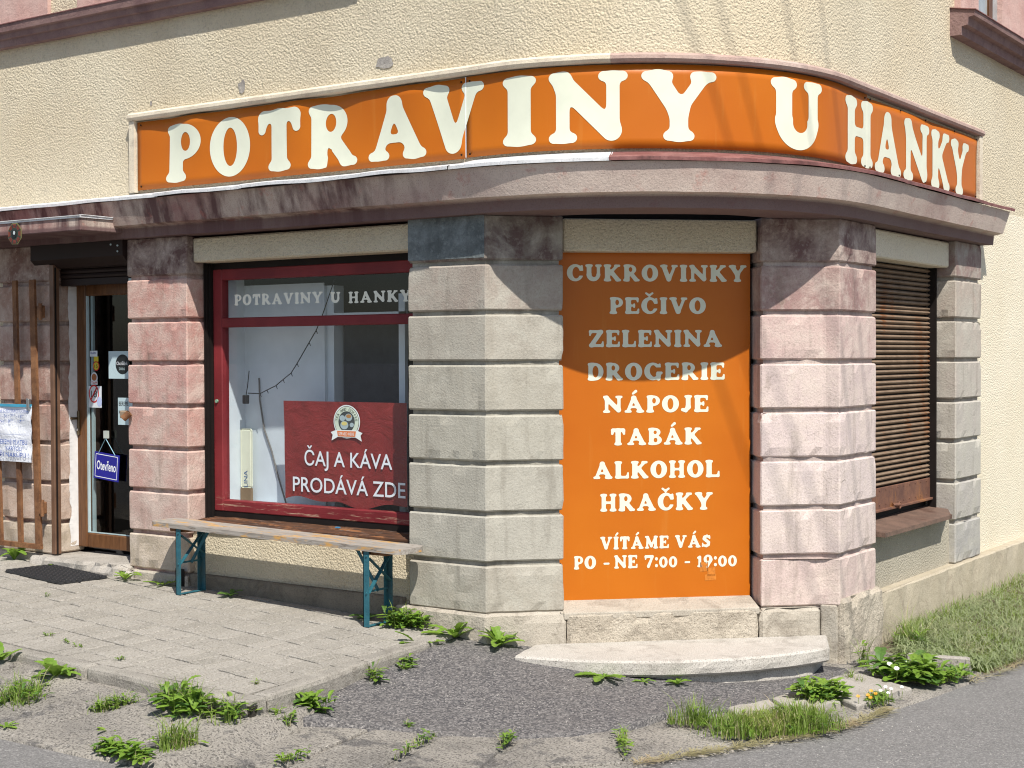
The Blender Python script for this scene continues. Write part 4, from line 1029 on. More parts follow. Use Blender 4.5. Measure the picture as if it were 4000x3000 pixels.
# ------------------------------------------------------------------ things on the door
dn = yfn(.250)
def card(name, label, cat, x0, x1, z0, z1, mat, y=.252, loc=None):
    t = thing(name, label, cat, ((x0+x1)/2, y, z0)); f = yfn(y, t)
    mesh('sheet', [f(x0, z0), f(x1, z0), f(x1, z1), f(x0, z1)], [(0, 1, 2, 3)], mat, t); return t
WP = plain('white_print', rgb(.66, .70, .74), .5, .4, .04); RED = plain('red_print', rgb(.50, .02, .02), .5); BLU = plain('blue_print', rgb(.015, .015, .26), .4, .5); YEL = plain('yellow_print', rgb(.62, .50, .04), .5); INK = plain('black_ink', rgb(.02, .02, .025), .6)
INKB = plain('blue_ballpoint', rgb(.035, .10, .38), .6)
t = card('white_sticker', 'small white sticker, topmost of the column on the door glass', 'sticker', -3.784, -3.70, 1.602, 1.645, WP); font_on('print', 'ULAMA', yfn(.2505, t), BLU, t, -3.775, -3.715, 1.622, .014)
t = thing('round_sticker', 'yellow and red age limit sticker below the topmost sticker on the door glass', 'sticker', (-3.715, .252, 1.53))
disc('disc', -3.715, 1.532, .036, .036, .252, RED, t, 28); disc('disc', -3.715, 1.532, .028, .028, .2512, YEL, t, 28); font_on('print', '15', yfn(.2505, t), INK, t, -3.733, -3.697, 1.519, .026)
f = yfn(.2525, t); mesh('tab', [f(-3.742, 1.565), f(-3.69, 1.565), f(-3.69, 1.603), f(-3.742, 1.603)], [(0, 1, 2, 3)], YEL, t)
t = thing('oval_sticker', 'oval white and brown sticker reading TAM on the door glass', 'sticker', (-3.738, .252, 1.40))
disc('disc', -3.738, 1.445, .038, .042, .252, WP, t, 28); disc('disc', -3.738, 1.45, .028, .026, .2512, plain('sticker_brown', rgb(.35, .13, .05), .5), t, 24); f = yfn(.2515, t)
mesh('tab', [f(-3.778, 1.395), f(-3.70, 1.395), f(-3.70, 1.425), f(-3.778, 1.425)], [(0, 1, 2, 3)], WP, t); font_on('print', 'TAM', yfn(.2505, t), RED, t, -3.77, -3.705, 1.399, .020)
t = card('age_sign', 'white notice with crossed out 18 in a red ring on the door glass', 'sticker', -3.801, -3.657, 1.226, 1.385, WP)
bm = bmesh.new(); k = 40
ri = [bm.verts.new(yfn(.2512, t)(-3.742+.046*math.cos(2*PI*i/k), 1.328+.056*math.sin(2*PI*i/k))) for i in range(k)]; ro = [bm.verts.new(yfn(.2512, t)(-3.742+.056*math.cos(2*PI*i/k), 1.328+.067*math.sin(2*PI*i/k))) for i in range(k)]
for i in range(k): bm.faces.new((ri[i], ri[(i+1) % k], ro[(i+1) % k], ro[i]))
bmobj('red_ring', bm, RED, t); font_on('print', '18', yfn(.2508, t), INK, t, -3.775, -3.708, 1.302, .052)
f = yfn(.2502, t); mesh('bar', [f(-3.782, 1.285), f(-3.772, 1.278), f(-3.702, 1.372), f(-3.712, 1.379)], [(0, 1, 2, 3)], RED, t)
disc('stamp', -3.682, 1.27, .028, .036, .2510, plain('pale_blue_stamp', rgb(.45, .52, .75), .5), t, 24)
t = card('award_sheet', 'pale sheet with a black oval emblem on the door glass', 'notice', -3.577, -3.36, 1.441, 1.641, plain('pale_blue_sheet', rgb(.46, .58, .62), .5, .4, .04))
disc('oval', -3.425, 1.545, .075, .072, .2512, BK, t, 36); font_on('print', 'Obchůdek', yfn(.2505, t), WHITETXT, t, -3.49, -3.37, 1.540, .026); font_on('print', '2016', yfn(.2505, t), SEAL, t, -3.465, -3.40, 1.503, .020)
t = card('payment_sheet', 'pale sheet starting BEREME beside the rusty bracket on the door glass', 'notice', -3.479, -3.30, 1.106, 1.303, bpy.data.materials['pale_blue_sheet'])
font_on('print', 'BEREME', yfn(.2505, t), INK, t, -3.468, -3.365, 1.245, .032); font_on('print', 'KARTY', yfn(.2505, t), INK, t, -3.468, -3.375, 1.185, .028)
os_ = thing('open_sign', 'blue sign reading Otevřeno hung by a cord on the door glass', 'sign', (-3.58, .225, .80))
R_ = math.radians(-5)
def of(x, z): dx, dz = x, z; return Vector((dx*math.cos(R_)-dz*math.sin(R_), 0, dx*math.sin(R_)+dz*math.cos(R_)))
def oq(y): return lambda x, z: of(x, z)+Vector((0, y, 0))
bm = bmesh.new(); q = oq(0)
fr = [bm.verts.new(oq(0)(x, z)) for x, z in ((-.135, -.1), (.135, -.1), (.135, .095), (-.135, .095))]; bk_ = [bm.verts.new(oq(.006)(x, z)) for x, z in ((-.135, -.1), (.135, -.1), (.135, .095), (-.135, .095))]
bm.faces.new(fr); bm.faces.new(bk_[::-1])
for i in range(4): bm.faces.new((fr[i], bk_[i], bk_[(i+1) % 4], fr[(i+1) % 4]))
bmobj('plate', bm, BLU, os_)
bm = bmesh.new(); q = oq(-.0008)
for a, b_ in (((-.118, -.085), (.118, -.085)), ((.118, -.085), (.118, .08)), ((.118, .08), (-.118, .08)), ((-.118, .08), (-.118, -.085))):
    dx, dz = b_[0]-a[0], b_[1]-a[1]; L = math.hypot(dx, dz); ox, oz = -dz/L*.0025, dx/L*.0025
    bm.faces.new([bm.verts.new(q(*p)) for p in ((a[0]-ox, a[1]-oz), (b_[0]-ox, b_[1]-oz), (b_[0]+ox, b_[1]+oz), (a[0]+ox, a[1]+oz))])
bmobj('border', bm, WHITETXT, os_); font_on('lettering', 'Otevřeno', oq(-.0012), WHITETXT, os_, -.105, .105, -.030, .066, 0, .02)
bm = bmesh.new(); add_tube(bm, [of(-.09, .09), (.0, -.004, .205), of(.09, .09)], .003, 5); bmobj('cord', bm, plain('pale_blue_cord', rgb(.25, .45, .55), .6), os_)
box('suction_hook', (-.02, -.008, .205), (.02, .012, .26), plain('grey_hook', rgb(.42, .46, .42), .4), os_)
# bagua mirror
bg_ = thing('octagonal_charm', 'small octagonal charm in red, green and black hanging from the door canopy', 'charm', (-3.732, -.432, 2.46))
def octo(r, y): return [Vector((r*math.cos(PI/8+PI/4*i), y, r*math.sin(PI/8+PI/4*i))) for i in range(8)]
for r, y, mt, nm in ((.080, .0, 'charm_gold:.22,.20,.08', 'rim'), (.073, -.003, 'charm_dark:.030,.045,.035', 'plate'), (.030, -.008, 'charm_black:.010,.012,.012', 'centre')):
    n_, c_ = mt.split(':'); mesh(nm, octo(r, y), [tuple(range(8))], plain(n_, rgb(*map(float, c_.split(','))), .5), bg_)
bm = bmesh.new()
for i in range(8):
    a = PI/4*i+PI/8*0
    for rr in (.046, .055, .064):
        c = Vector((math.cos(a)*rr, -.0045, math.sin(a)*rr)); t_ = Vector((-math.sin(a), 0, math.cos(a)))*.018*rr/.06; n2 = Vector((math.cos(a), 0, math.sin(a)))*.003
        bm.faces.new([bm.verts.new(v) for v in (c-t_-n2, c+t_-n2, c+t_+n2, c-t_+n2)])
bmobj('trigram', bm, plain('charm_red', rgb(.20, .04, .025), .5), bg_)
disc('pupil', -3.732+.006, 2.46+.006, .012, .014, -.443, plain('charm_white', rgb(.45, .5, .5), .4), bg_, 16)

# ------------------------------------------------------------------ rusty folding gate with the handwritten notice
gate = thing('folding_gate', 'rusty brown iron gate leaf folded back against the pink pier left of the door', 'gate', (-4.25, -.06, .21))
def gb(name, x0, z0, x1, z1, w, d=.02, y=0):
    bm = bmesh.new(); add_bar(bm, (x0+4.25, y, z0-.21), (x1+4.25, y, z1-.21), d, w, (1, 0, 0)); return bmobj(name, bm, GATEM, gate)
for x0, x1, z0, z1, w in ((-4.43, -4.455, .225, 1.02, .042), (-4.195, -4.235, .225, 2.165, .045), (-3.985, -4.032, .225, 2.165, .058), (-4.68, -4.66, .225, 2.165, .045)):
    gb('bar', x0, z0, x1, z1, w)
gb('rail', -4.70, .214, -3.958, .214, .030, .035)
gb('rail', -4.70, 1.22, -4.0, 1.215, .03, .012, .014)
for z in (1.93, .50):
    bm = bmesh.new(); add_box(bm, (.285, -.02, z-.21-.045), (.325, .03, z-.21+.045), .006); add_tube(bm, [(.318, -.01, z-.21-.06), (.318, -.01, z-.21+.06)], .014, 8); bmobj('hinge', bm, GATEM, gate)
hn = thing('hours_notice', 'handwritten blue notice with summer opening hours clipped to the rusty gate', 'notice', (-4.20, -.095, .83))
V = []; F = []
for j in range(15):
    for i in range(13): u = i/12; v = j/14; V.append((-.24+.435*u-.016*(1-v)*u, .005*math.sin(u*7+v*5)+.004*math.sin(v*19+u*3), .0+.415*v))
for j in range(14):
    for i in range(12): a = j*13+i; F.append((a, a+1, a+14, a+13))
mesh('sheet', V, F, PAPER, hn, smooth=True)
hf = lambda x, z: Vector((x, -.012, z))
for s, x0, x1, z, c_ in (('LETNÍ OTEVÍRACÍ DOBA', -.23, .165, .365, .020), ('Po - So : 7°° - 18°°', -.20, .12, .325, .024), ('Ne : 8°° - 17°°', -.17, .12, .287, .024), ('BEREME PLATBU', -.19, .150, .128, .036), ('KARTOU', -.10, .085, .082, .032), ('PŘI NÁKUPU !', -.20, .165, .035, .034)):
    font_on('lettering', s, hf, INKB, hn, x0, x1, z, c_)
bm = bmesh.new()
for z in (.360, .20): bm.faces.new([bm.verts.new(hf(x, zz)) for x, zz in ((-.23, z), (.17, z), (.17, z+.0016), (-.23, z+.0016))])
bmobj('ruled_line', bm, INKB, hn)
box('sleeve_edge', (-.235, -.008, .405), (.19, .004, .425), plain('cyan_plastic', rgb(.05, .30, .45), .4), hn)
for x in (-.205, .165):
    bm = bmesh.new(); add_box(bm, (x-.014, -.018, .385), (x+.014, .004, .465), .003); add_box(bm, (x-.006, -.024, .40), (x+.006, -.018, .47), .002); bmobj('clip', bm, plain('steel_clip', rgb(.35, .36, .37), .35, .6, .1, metal=.8), hn)
pb = thing('pipe_bracket', 'short rusty pipe bracket sticking out of the pink pier beside the door', 'bracket', (-3.079, -.02, 1.19))
bm = bmesh.new(); k = 14
for i in range(k):
    a0, a1 = 2*PI*i/k, 2*PI*(i+1)/k
    d = Vector((-.55, -.35, -.55)).normalized(); s1 = d.cross(Vector((0, 0, 1))).normalized(); s2 = d.cross(s1)
    def rp(a, r, t): return Vector((.03, -.02, .0))+s1*math.cos(a)*r+s2*math.sin(a)*r-d*t
    for r, fl in ((.024, 0), (.019, 1)):
        q = [rp(a0, r, -.03), rp(a1, r, -.03), rp(a1, r, .03), rp(a0, r, .03)]
        bm.faces.new([bm.verts.new(v) for v in (q[::-1] if fl else q)])
bmobj('tube', bm, GATEM, pb)
bm = bmesh.new(); add_box(bm, (-.055, -.012, -.02), (.035, .004, .035), .008); bmobj('lug', bm, m_rust('steel_lug', rgb(.25, .18, .12), rgb(.36, .28, .20), rgb(.14, .07, .04)), pb)

# ------------------------------------------------------------------ bench
bn = thing('beer_bench', 'folding bench with worn grey plank and teal legs under the shop window', 'bench', (-1.47, -.175, PV(-1.47)))
BT = .475
def bench_z(x): return PV(x+bn.location.x)-bn.location.z
k = 10; out = []
L2, W2 = 1.075, .125
for sx, sy in ((1, -1), (1, 1), (-1, 1), (-1, -1)):
    rng = [(-PI/2, 0), (0, PI/2), (PI/2, PI), (PI, 1.5*PI)][[(1, -1), (1, 1), (-1, 1), (-1, -1)].index((sx, sy))]
    for i in range(k+1):
        a = rng[0]+(rng[1]-rng[0])*i/k; out.append((sx*(L2-.07)+.07*math.cos(a), sy*(W2-.07)+.07*math.sin(a)))
bm = prism_bm(out, BT-.030, BT); bmesh.ops.bevel(bm, geom=[e for e in bm.edges if abs(e.verts[0].co.z-e.verts[1].co.z) < 1e-5], offset=.007, segments=2, affect='EDGES', profile=.5)
for v in bm.verts: v.co.z += -.0304*v.co.x*.6
bmobj('seat', bm, SEATW, bn)
for sx in (-1, 1):
    X0 = sx*.80; zf = bench_z(X0)+.004; zt = BT-.030-.0304*X0*.6
    for y in (-.112, .105):
        bm = bmesh.new(); s_ = 1 if y < 0 else -1
        add_box(bm, (X0-.022, y-.0025, zf), (X0+.022, y+.0025, zt-.004)); add_box(bm, (X0-.022, y-.0025, zf), (X0-.017, y+.030*s_, zt-.004) if s_ > 0 else (X0-.017, y-.030, zt-.004))
        bmobj('leg', bm, BENCHP, bn)
    bm = bmesh.new(); add_bar(bm, (X0, -.108, zf+.004), (X0, .102, zf+.004), .030, .005); bmobj('foot_bar', bm, BENCHP, bn)
    bm = bmesh.new(); add_bar(bm, (X0-.01, -.105, zf+.205), (X0-.01, .10, zf+.205), .006, .012); bmobj('cross_bar', bm, BENCHP, bn)
    for ya, za_, yb, zb_ in ((-.108, zf+.20, .10, zt-.03), (.10, zf+.25, -.105, zt-.04)):
        bm = bmesh.new(); add_bar(bm, (X0+.012, ya, za_), (X0+.012, yb, zb_), .005, .026, (1, 0, 0)); bmobj('cross_brace', bm, BENCHP, bn)
    bm = bmesh.new(); add_bar(bm, (X0, .0, zf+.20), (X0-sx*.17, .0, zt-.008), .022, .005, (0, 1, 0)); bmobj('folding_brace', bm, BENCHP, bn)
    box('batten', (X0-.06 if sx > 0 else X0-.11, -.085, zt-.026), (X0+.13 if sx > 0 else X0+.04, .085, zt-.001), m_wood('batten_wood', [rgb(.10, .045, .022), rgb(.20, .095, .045)], (4, 1, 4), 5) if sx < 0 else bpy.data.materials['batten_wood'], bn, .004)
    bm = bmesh.new()
    for z in (zt-.03, zf+.20): add_tube(bm, [(X0+.005, -.114, z), (X0+.005, -.120, z)], .007, 8)
    bmobj('bolt', bm, BENCHP, bn)

# ------------------------------------------------------------------ door mat of rubber rings
mt = thing('door_mat', 'black rubber ring mat lying before the door step', 'mat', (-3.46, -.325, PV(-3.46)+.004))
bm = bmesh.new(); NI, NJ = 15, 8; w_, h_ = .70, .375
for i in range(NI):
    for j in range(NJ):
        cx_ = -w_/2+w_*(i+.5)/NI; cy_ = -h_/2+h_*(j+.5)/NJ; k = 10; r0, r1 = .0245, .0175
        A_ = []; 
        for q in range(k):
            c_, s_ = math.cos(2*PI*q/k), math.sin(2*PI*q/k)
            A_.append([bm.verts.new((cx_+r*c_, cy_+r*s_, z)) for r, z in ((r0, 0), (r0, .016), (r1, .016), (r1, 0))])
        for q in range(k):
            a, b_ = A_[q], A_[(q+1) % k]
            for e in range(3): bm.faces.new((a[e], b_[e], b_[e+1], a[e+1]))
add_box(bm, (-w_/2, -h_/2, .001), (w_/2, h_/2, .004))
o = bmobj('rings', bm, RUBBER, mt); o['kind'] = 'stuff'
mt.rotation_euler = (0, .0304, math.radians(-6))

# ------------------------------------------------------------------ overhead cables (above the picture; their shadows fall on the wall)
for i, (w0, w1, d0, d1, lab) in enumerate([((1.0, 4.1), (1.42, 2.9), 7.5, 7.5, 'overhead cable nearest the street corner'), ((1.25, 4.1), (1.62, 2.9), 7.8, 7.6, 'overhead cable second from the street corner'), ((1.75, 4.1), (2.05, 2.9), 8.3, 8.0, 'overhead cable third from the street corner'), ((2.1, 4.1), (2.38, 2.9), 8.6, 8.3, 'overhead cable farthest from the street corner')]):
    a = pp(w0[0], 0, w0[1])+S*d0; b_ = pp(w1[0], 0, w1[1])+S*d1; dv = b_-a
    bm = bmesh.new(); add_tube(bm, [a-dv*1.5, b_+dv*2.2], .008, 6); tag(bmobj('overhead_cable', bm, BLACK), lab, 'cable', 'cables above the street')
# ================================================================== PLANTS
LEAF = m_leaf('dandelion_leaf', rgb(.17, .30, .035), rgb(.27, .42, .06))
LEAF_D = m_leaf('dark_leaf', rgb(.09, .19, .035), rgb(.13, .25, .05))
GRASS = m_leaf('grass_blade', rgb(.20, .31, .045), rgb(.30, .38, .09))
GRASS_D = m_leaf('dry_grass', rgb(.40, .36, .19), rgb(.52, .47, .28))
GRASS_M = m_leaf('mown_grass', rgb(.30, .36, .17), rgb(.38, .43, .24))
rp_ = random.Random(21)
def leaf_geo(L, W, az, rise, droop, lobes, seed, base=Vector((0, 0, 0))):
    """one lobed leaf as a folded strip; returns verts, faces"""
    n = 12; V = []; F = []; ca, sa = math.cos(az), math.sin(az)
    for i in range(n+1):
        t = i/n; r = L*(t*math.cos(rise*(1-t*.4))); z = L*(math.sin(rise)*t-droop*t*t)
        w = W*(.10+.90*math.sin(PI*min(1, t*.92+.04))**.8)*(.35+.65*t**.6 if t < .9 else 1)
        if lobes: w *= (1.0 if i % 2 else .58+.25*t)
        w = max(w, .0015); jit = 1+.15*math.sin(seed*13.7+i*4.1)
        c = Vector((ca*r, sa*r, max(z, .002)))+base; s_ = Vector((-sa, ca, 0))
        V += [c-s_*w*jit+Vector((0, 0, w*.35)), c, c+s_*w*(2-jit)+Vector((0, 0, w*.35))]
    for i in range(n):
        a = i*3; F += [(a, a+1, a+4, a+3), (a+1, a+2, a+5, a+4)]
    return V, F
def dandelion(x, y, zf, size, nl, label, up=.55, lobes=True, mat=None, spread=(0, 2*PI), group='dandelions in the cracks'):
    t = thing('dandelion', label, 'plant', (x, y, zf(x, y)), group)
    for i in range(nl):
        az = spread[0]+(spread[1]-spread[0])*(i+rp_.uniform(-.3, .3))/nl; L = size*1.25*rp_.uniform(.6, 1.15); ri = up*rp_.uniform(.4, 1.5)
        V, F = leaf_geo(L, L*rp_.uniform(.17, .24), az, ri, math.sin(ri)*rp_.uniform(.3, .8), lobes, rp_.random()*9)
        mesh('leaf', V, F, mat or LEAF, t)
    return t
def tuft(x, y, zf, r, h, n, label, mat=None, leaf=.0, cat='grass', dry=.14, name='grass_tuft', squash=1.0, rot=0, leafsize=.03):
    """clump of blades (and small leaves) rooted in a few uneven patches over an ellipse"""
    B = {'g': ([], []), 'l': ([], []), 'k': ([], []), 'd': ([], [])}; cr, sr = math.cos(rot), math.sin(rot); z0 = zf(x, y)
    cl = [(rp_.uniform(-1, 1), rp_.uniform(-1, 1), rp_.uniform(.25, .6), rp_.uniform(.55, 1.25), rp_.uniform(0, .7)) for _ in range(max(2, min(44, n//22)))]
    for i in range(n):
        cx_, cy_, rr, hh, dk = rp_.choice(cl); qx, qy = cx_*.75+rp_.gauss(0, rr*.5), cy_*.75+rp_.gauss(0, rr*.5)
        if qx*qx+qy*qy > 1.5: continue
        lx, ly = r*qx, r*qy*squash; px, py = lx*cr-ly*sr, lx*sr+ly*cr; base = Vector((px, py, zf(x+px, y+py)-z0)); hs = h*hh
        if rp_.random() < leaf:
            s = leafsize*rp_.uniform(.45, 1.5); vv, ff = leaf_geo(s*1.6, s*rp_.uniform(.22, .42), rp_.uniform(0, 2*PI), rp_.uniform(-.2, 1.4), .5, rp_.random() < .3, i, base+Vector((0, 0, rp_.uniform(0, hs*.6))))
            V, F = B['k' if rp_.random() < dk*.7 else 'l']; b = len(V); V += vv; F += [tuple(k+b for k in f) for f in ff]; continue
        V, F = B['d' if rp_.random() < dry else 'g']
        H = hs*rp_.uniform(.35, 1.2); az = rp_.uniform(0, 2*PI); lean = rp_.uniform(.1, 1.1)*H; w = rp_.uniform(.0012, .0030); d = Vector((math.cos(az), math.sin(az), 0)); s_ = Vector((-d.y, d.x, 0)); b = len(V)
        for t in (0, .4, .75): c = base+d*lean*t*t+Vector((0, 0, H*t)); V += [c-s_*w*(1-t*.6), c+s_*w*(1-t*.6)]
        V.append(base+d*lean+Vector((0, 0, H*.92))); F += [(b, b+1, b+3, b+2), (b+2, b+3, b+5, b+4), (b+4, b+5, b+6)]
    o = thing(name, label, cat, (x, y, z0))
    for key, nm, mt_ in (('g', 'blades', GRASS), ('l', 'leaves', LEAF), ('k', 'dark_leaves', LEAF_D), ('d', 'dry_blades', GRASS_D)):
        V, F = B[key]
        if F: mesh(nm, V, F, mt_, o)['kind'] = 'stuff'
    return o
zP = lambda x, y: PV(x)+.002
dandelion(-1.70, -2.07, zg, .12, 8, 'pointed leafy weed at the kerb foot, leftmost in the picture', .9, False)
dandelion(-1.22, -2.08, zg, .15, 13, 'big dandelion at the kerb foot between two concrete slabs', .9)
dandelion(-.235, -.36, za, .12, 9, 'dandelion in the angle of side kerb and asphalt, left one of the pair', .8)
dandelion(-.17, -.08, za, .15, 11, 'dandelion against the grey pier foot, right one of the pair', .9)
dandelion(.085, .0, za, .15, 13, 'tall dandelion in front of the grey pier corner beside the white step', 1.15)
dandelion(.80, .06-.07, za, .13, 9, 'flat dandelion at the middle of the white step', .22)
dandelion(.99, .10, za, .06, 6, 'tiny dandelion right of the flat one at the white step', .5)
dandelion(1.13, .22, za, .07, 7, 'small dandelion by the brown chip of the white step', .6, False)
dandelion(-2.97, -.13, zP, .13, 7, 'dandelion at the foot of the pink pier between mat and bench', .7)
dandelion(-2.62, -.10, zP, .12, 7, 'shaded dandelion behind the left bench leg', .4)
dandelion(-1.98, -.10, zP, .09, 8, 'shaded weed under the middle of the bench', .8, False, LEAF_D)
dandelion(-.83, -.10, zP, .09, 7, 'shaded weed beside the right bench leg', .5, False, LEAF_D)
dandelion(-4.22, -.10, lambda x, y: PV(x), .15, 7, 'leafy weed at the foot of the rusty gate', 1.2, False)
dandelion(-3.80, -.16, lambda x, y: PV(x), .07, 5, 'small weed against the door step edge', .5, False)
dandelion(-.42, -2.42, zg, .05, 5, 'tiny round leaved weed on the concrete slab', .4, False)
dandelion(-.90, -2.62, zg, .06, 7, 'small rosette by the road edge at lower left', .4)
tuft(-1.16, -2.36, zg, .16, .13, 420, 'grassy weed clump on the concrete in the lower left', leaf=.25, squash=.7, cat='weeds', name='weed_clump')
tuft(-.62, -2.20, zg, .13, .07, 260, 'low feathery weed between the concrete slabs', leaf=.45, cat='weeds', name='weed_clump', rot=.9, squash=.45, leafsize=.02)
tuft(-.30, -2.09, zg, .17, .15, 520, 'large bright green weed clump at the pavement corner', leaf=.55, cat='weeds', name='weed_clump', squash=.6, leafsize=.045)
tuft(-.06, -2.00, zg, .11, .10, 240, 'rounder weed clump right of the large one at the pavement corner', leaf=.6, cat='weeds', name='weed_clump', leafsize=.035)
tuft(.0, -2.38, zg, .10, .12, 300, 'fine bright grass tuft below the large weed clump', leaf=.1, rot=.8, squash=.6)
tuft(-.12, -2.58, zg, .16, .05, 260, 'low leafy weeds along the road edge at lower left', leaf=.6, cat='weeds', name='weed_clump', squash=.35, rot=.15, leafsize=.04)
tuft(.10, -1.82, za, .07, .08, 110, 'grass tuft at the rounded kerb corner', leaf=.25)
tuft(.10, -1.56, za, .09, .10, 150, 'round leaved weed growing against the side kerb', leaf=.85, cat='weeds', name='weed_clump', leafsize=.04)
tuft(.0, -.98, za, .045, .085, 70, 'small grass tuft at the broken joint of the side kerb', leaf=.5)
tuft(-.04, -.74, za, .03, .05, 40, 'tiny grass tuft on the side kerb, lower one', leaf=.4)
tuft(-.07, -.62, za, .04, .045, 45, 'tiny grass tuft on the side kerb, upper one', leaf=.5)
tuft(-.50, -.13, zP, .15, .13, 330, 'clover like weed clump right of the bench at the pier foot', leaf=.85, cat='weeds', name='weed_clump', squash=.45, leafsize=.04)
for x, y, n_, lab in ((-1.87, -1.62, 30, 'leftmost'), (-1.66, -1.67, 34, 'second'), (-1.52, -1.70, 28, 'third'), (-1.12, -1.76, 40, 'rightmost')): tuft(x, y, zP, .03, .02, n_, f'{lab} of the green tufts in the paving joint', leaf=.5, leafsize=.012, rot=-.1, squash=.5)
tuft(-2.86, -.86, zP, .02, .03, 24, 'lone tiny tuft among the pavers below the door mat', leaf=.4, leafsize=.012)
tuft(-.18, -1.70, zP, .02, .04, 24, 'lone sprig near the front corner of the paving', leaf=.4, leafsize=.012)
zk = lambda x, y: G(x, y)+.03
def seam(th, r0, r1, n_, lab, h=.05):
    a = polar(th, (r0+r1)/2); tuft(a[0], a[1], zk, (r1-r0)/2, h, n_, lab, leaf=.5, cat='weeds', name='weed_strip', rot=math.radians(th)-PI/2, squash=.14, leafsize=.022)
seam(7.2, 3.3, 3.85, 90, 'weeds in the kerb joint at the lower edge, left one'); seam(13.2, 3.05, 3.5, 90, 'weeds in the kerb joint below the asphalt, left of centre'); seam(20, 2.95, 3.4, 100, 'mossy weeds in the kerb joint below the asphalt, centre')
seam(30.4, 2.75, 3.3, 130, 'weeds in the kerb joint left of the grass strip')
a = polar(10, 2.98); tuft(a[0], a[1], zk, .03, .04, 30, 'tiny sprig at the lower asphalt edge', leaf=.5, leafsize=.02)
tuft(1.885, -.215, zk, .36, .10, 4200, 'long strip of bright grass between asphalt apron and road', leaf=.06, rot=.94, squash=.44, name='grass_strip', leafsize=.03)
tuft(1.57, -.42, zk, .15, .14, 260, 'tall thin grass at the left end of the grass strip', leaf=.05, squash=.5, rot=.8)
tuft(1.86, .46, zk, .13, .12, 330, 'dark leafy weed between the pale kerb slabs', leaf=.75, cat='weeds', name='weed_clump', rot=1.0, squash=.5, leafsize=.05)
tuft(2.10, .62, zk, .16, .06, 260, 'low weed patch with orange and white flowers by the road', leaf=.5, cat='weeds', name='weed_clump', squash=.4, rot=1.35, leafsize=.025)
tuft(1.86, .95, zk, .05, .07, 60, 'grass sprig on the pale kerb slab', leaf=0)
ORF = plain('orange_petals', rgb(.75, .33, .02), .6); WHF = plain('white_petals', rgb(.75, .75, .70), .6)
def flower(x, y, z, r, mat, label, cat='flower', name='flower'):
    bm = bmesh.new(); k = 9
    for i in range(k):
        a = 2*PI*i/k; b = 2*PI*(i+.8)/k; bm.faces.new([bm.verts.new(v) for v in ((0, 0, 0), (r*math.cos(a), r*math.sin(a), .004), (r*1.05*math.cos((a+b)/2), r*1.05*math.sin((a+b)/2), .005), (r*math.cos(b), r*math.sin(b), .004))])
    t = thing(name, label, cat, (x, y, z), 'small flowers on the verge'); o = bmobj('petals', bm, mat, t); o.rotation_euler = (.5, .3, 0)
    bm = bmesh.new(); add_tube(bm, [(0, 0, -.06), (.004, 0, -.03), (0, 0, 0)], .0015, 5); bmobj('stalk', bm, GRASS, t)
for i, (x, y) in enumerate([(2.06, .50), (2.09, .56), (2.11, .62), (2.07, .66), (2.12, .52)]): flower(x, y, zk(x, y)+.05, .010, ORF, 'small orange flower in the low weed patch by the road')
for i, (x, y) in enumerate([(2.10, .72), (2.13, .80), (2.15, .70), (2.16, .88), (2.09, .82)]): flower(x, y, zk(x, y)+.045, .010, WHF, 'small white flower in the low weed patch by the road')
for i, (x, y) in enumerate([(1.98, 1.18), (2.02, 1.30), (2.12, 1.35), (2.05, 1.10)]): flower(x, y, G(x, y)+.12, .015, WHF, 'white yarrow head above the leafy weeds beyond the kerb slabs')
zv = lambda x, y: G(x, y)+.012+.035*max(0, min(1, (y-1.9)/.4))*max(0, min(1, (2.35+.15*(y-2)-x)/.35))
tuft(2.06, 1.27, zk, .20, .12, 420, 'dense leafy weeds with white flowers between kerb slabs and concrete edging', leaf=.7, cat='weeds', name='weed_clump', squash=.6, rot=.5, leafsize=.07)
tuft(2.24, 1.45, zk, .14, .07, 300, 'low leafy weeds at the road edge below the concrete edging', leaf=.6, cat='weeds', name='weed_clump', squash=.45, rot=1.2, leafsize=.04)
tuft(1.72, 1.50, zv, .05, .26, 60, 'tall thin weed stalks against the plinth', leaf=.5, cat='weeds', name='weed_clump', leafsize=.03)
tuft(1.76, 2.12, zv, .10, .20, 260, 'tall seeding grass at the plinth above the concrete edging', leaf=.15)
block('concrete_edging', [(1.90, 1.68), (2.26, 1.77), (2.245, 1.83), (1.885, 1.74)], -.34, -.205, CONC, None, seed=77, chip=.02)
tag(bpy.data.objects['concrete_edging'], 'short grey concrete edging block sunk in the grass verge', 'edging')
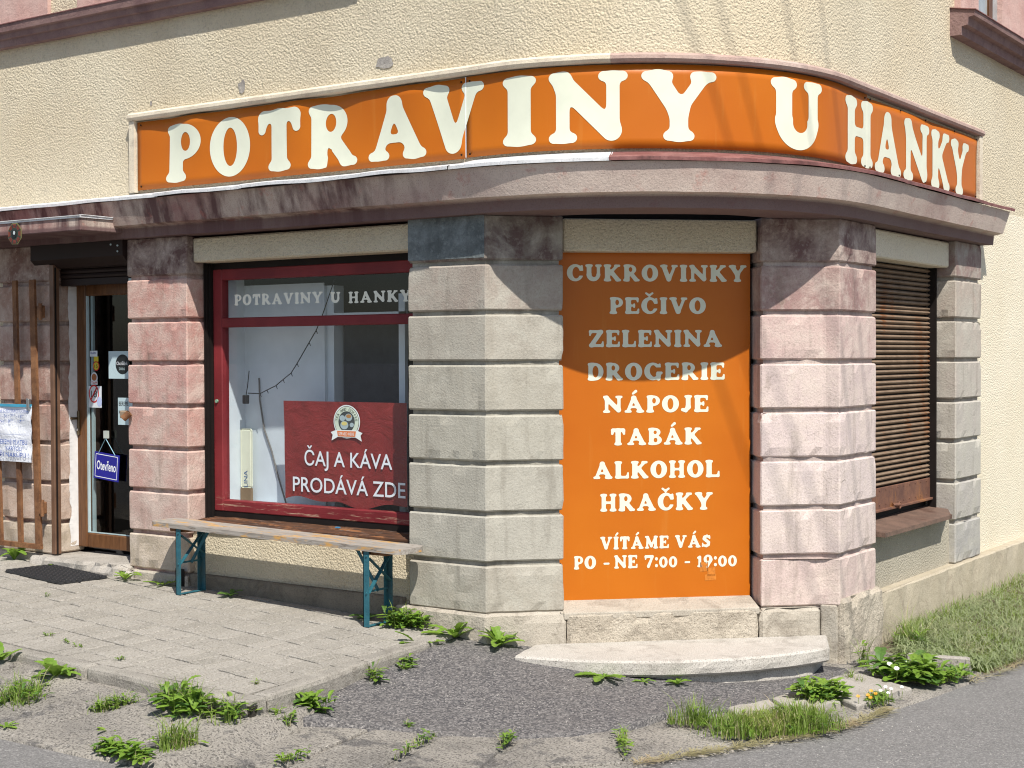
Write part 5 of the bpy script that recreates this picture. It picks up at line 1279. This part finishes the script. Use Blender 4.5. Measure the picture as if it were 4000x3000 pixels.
# mown grass on the verge: uncountable
V = []; F = []; V2 = []; F2 = []
for i in range(17000):
    y = 1.82+rp_.random()**1.6*5.2; xr = 2.34+.12*(y-1.8)+.02*math.sin(y*9); x = rp_.uniform(1.61+max(0, 2.25-y)*.5, xr)
    if nz((x, y, 0), 4, 6) > .38 and rp_.random() < .8: continue
    z = zv(x, y); lay = rp_.random() < .45+.5*nz((x, y, 0), 3, 2); H = rp_.uniform(.02, .085)*(1.5 if x < 1.70 else 1); az = rp_.uniform(0, 2*PI); d = Vector((math.cos(az), math.sin(az), 0)); s_ = Vector((-d.y, d.x, 0)); w = rp_.uniform(.0014, .003); base = Vector((x, y, z))
    if lay:
        L = rp_.uniform(.05, .16); b = len(V2); h0 = rp_.uniform(.015, .06)
        for t in (0, .5, 1): c = base+d*L*t+Vector((0, 0, h0+.02*math.sin(t*PI)+.03*t*rp_.uniform(-.5, .7))); V2 += [c-s_*w, c+s_*w]
        F2 += [(b, b+1, b+3, b+2), (b+2, b+3, b+5, b+4)]; continue
    b = len(V); lean = H*rp_.uniform(.1, 1)
    for t in (0, .45): c = base+d*lean*t*t+Vector((0, 0, H*t)); V += [c-s_*w, c+s_*w]
    V.append(base+d*lean+Vector((0, 0, H))); F += [(b, b+1, b+3, b+2), (b+2, b+3, b+4)]
o = mesh('verge_grass', V, F, GRASS); tag(o, 'rough green grass growing on the verge along the right wall', 'grass', None, 'stuff')
o = mesh('mown_clippings', V2, F2, GRASS_M); tag(o, 'pale cut grass lying on the verge along the right wall', 'grass', None, 'stuff')
# dry clippings along the road edge
V = []; F = []
for i in range(1300):
    th = rp_.uniform(31, 66); r = lerp(th, ROUT)+rp_.gauss(-.01, .016); x, y = polar(th, r)
    if rp_.random() < .35: y = rp_.uniform(1.5, 4.5); x = 2.34+.12*(y-1.5)+rp_.gauss(.0, .022)
    az = rp_.gauss(1.3, .8); L = rp_.uniform(.03, .10); d = Vector((math.cos(az), math.sin(az), 0)); s_ = Vector((-d.y, d.x, 0))*.0017; b = len(V); z = G(x, y)+.014+rp_.uniform(0, .015)
    c = Vector((x, y, z)); V += [c-s_, c+s_, c+d*L+s_+Vector((0, 0, .006)), c+d*L-s_+Vector((0, 0, .006))]; F.append((b, b+1, b+2, b+3))
tag(mesh('dry_clippings', V, F, GRASS_D), 'thin line of dry grass clippings along the road edge', 'grass', None, 'stuff')
# grit and small stones
V = []; F = []
for i in range(700):
    th = rp_.uniform(-6, 66); r = rp_.uniform(1.75, 4.0); x, y = polar(th, r); z = (za(x, y) if r < lerp(th, RIN) else zk(x, y)-.01); s = rp_.uniform(.0015, .0045); b = len(V)
    for dx, dy, dz in ((1, 0, 0), (0, 1, 0), (-1, 0, 0), (0, -1, 0), (0, 0, 1)): V.append((x+dx*s*rp_.uniform(.6, 1.3), y+dy*s*rp_.uniform(.6, 1.3), z+.001+dz*s))
    F += [(b, b+1, b+4), (b+1, b+2, b+4), (b+2, b+3, b+4), (b+3, b, b+4)]
tag(mesh('grit', V, F, m_stone('grit', rgb(.42, .39, .34), rgb(.2, .18, .16), rgb(.6, .57, .52), .4)), 'scattered pale grit on the asphalt and kerb stones', 'grit', None, 'stuff')
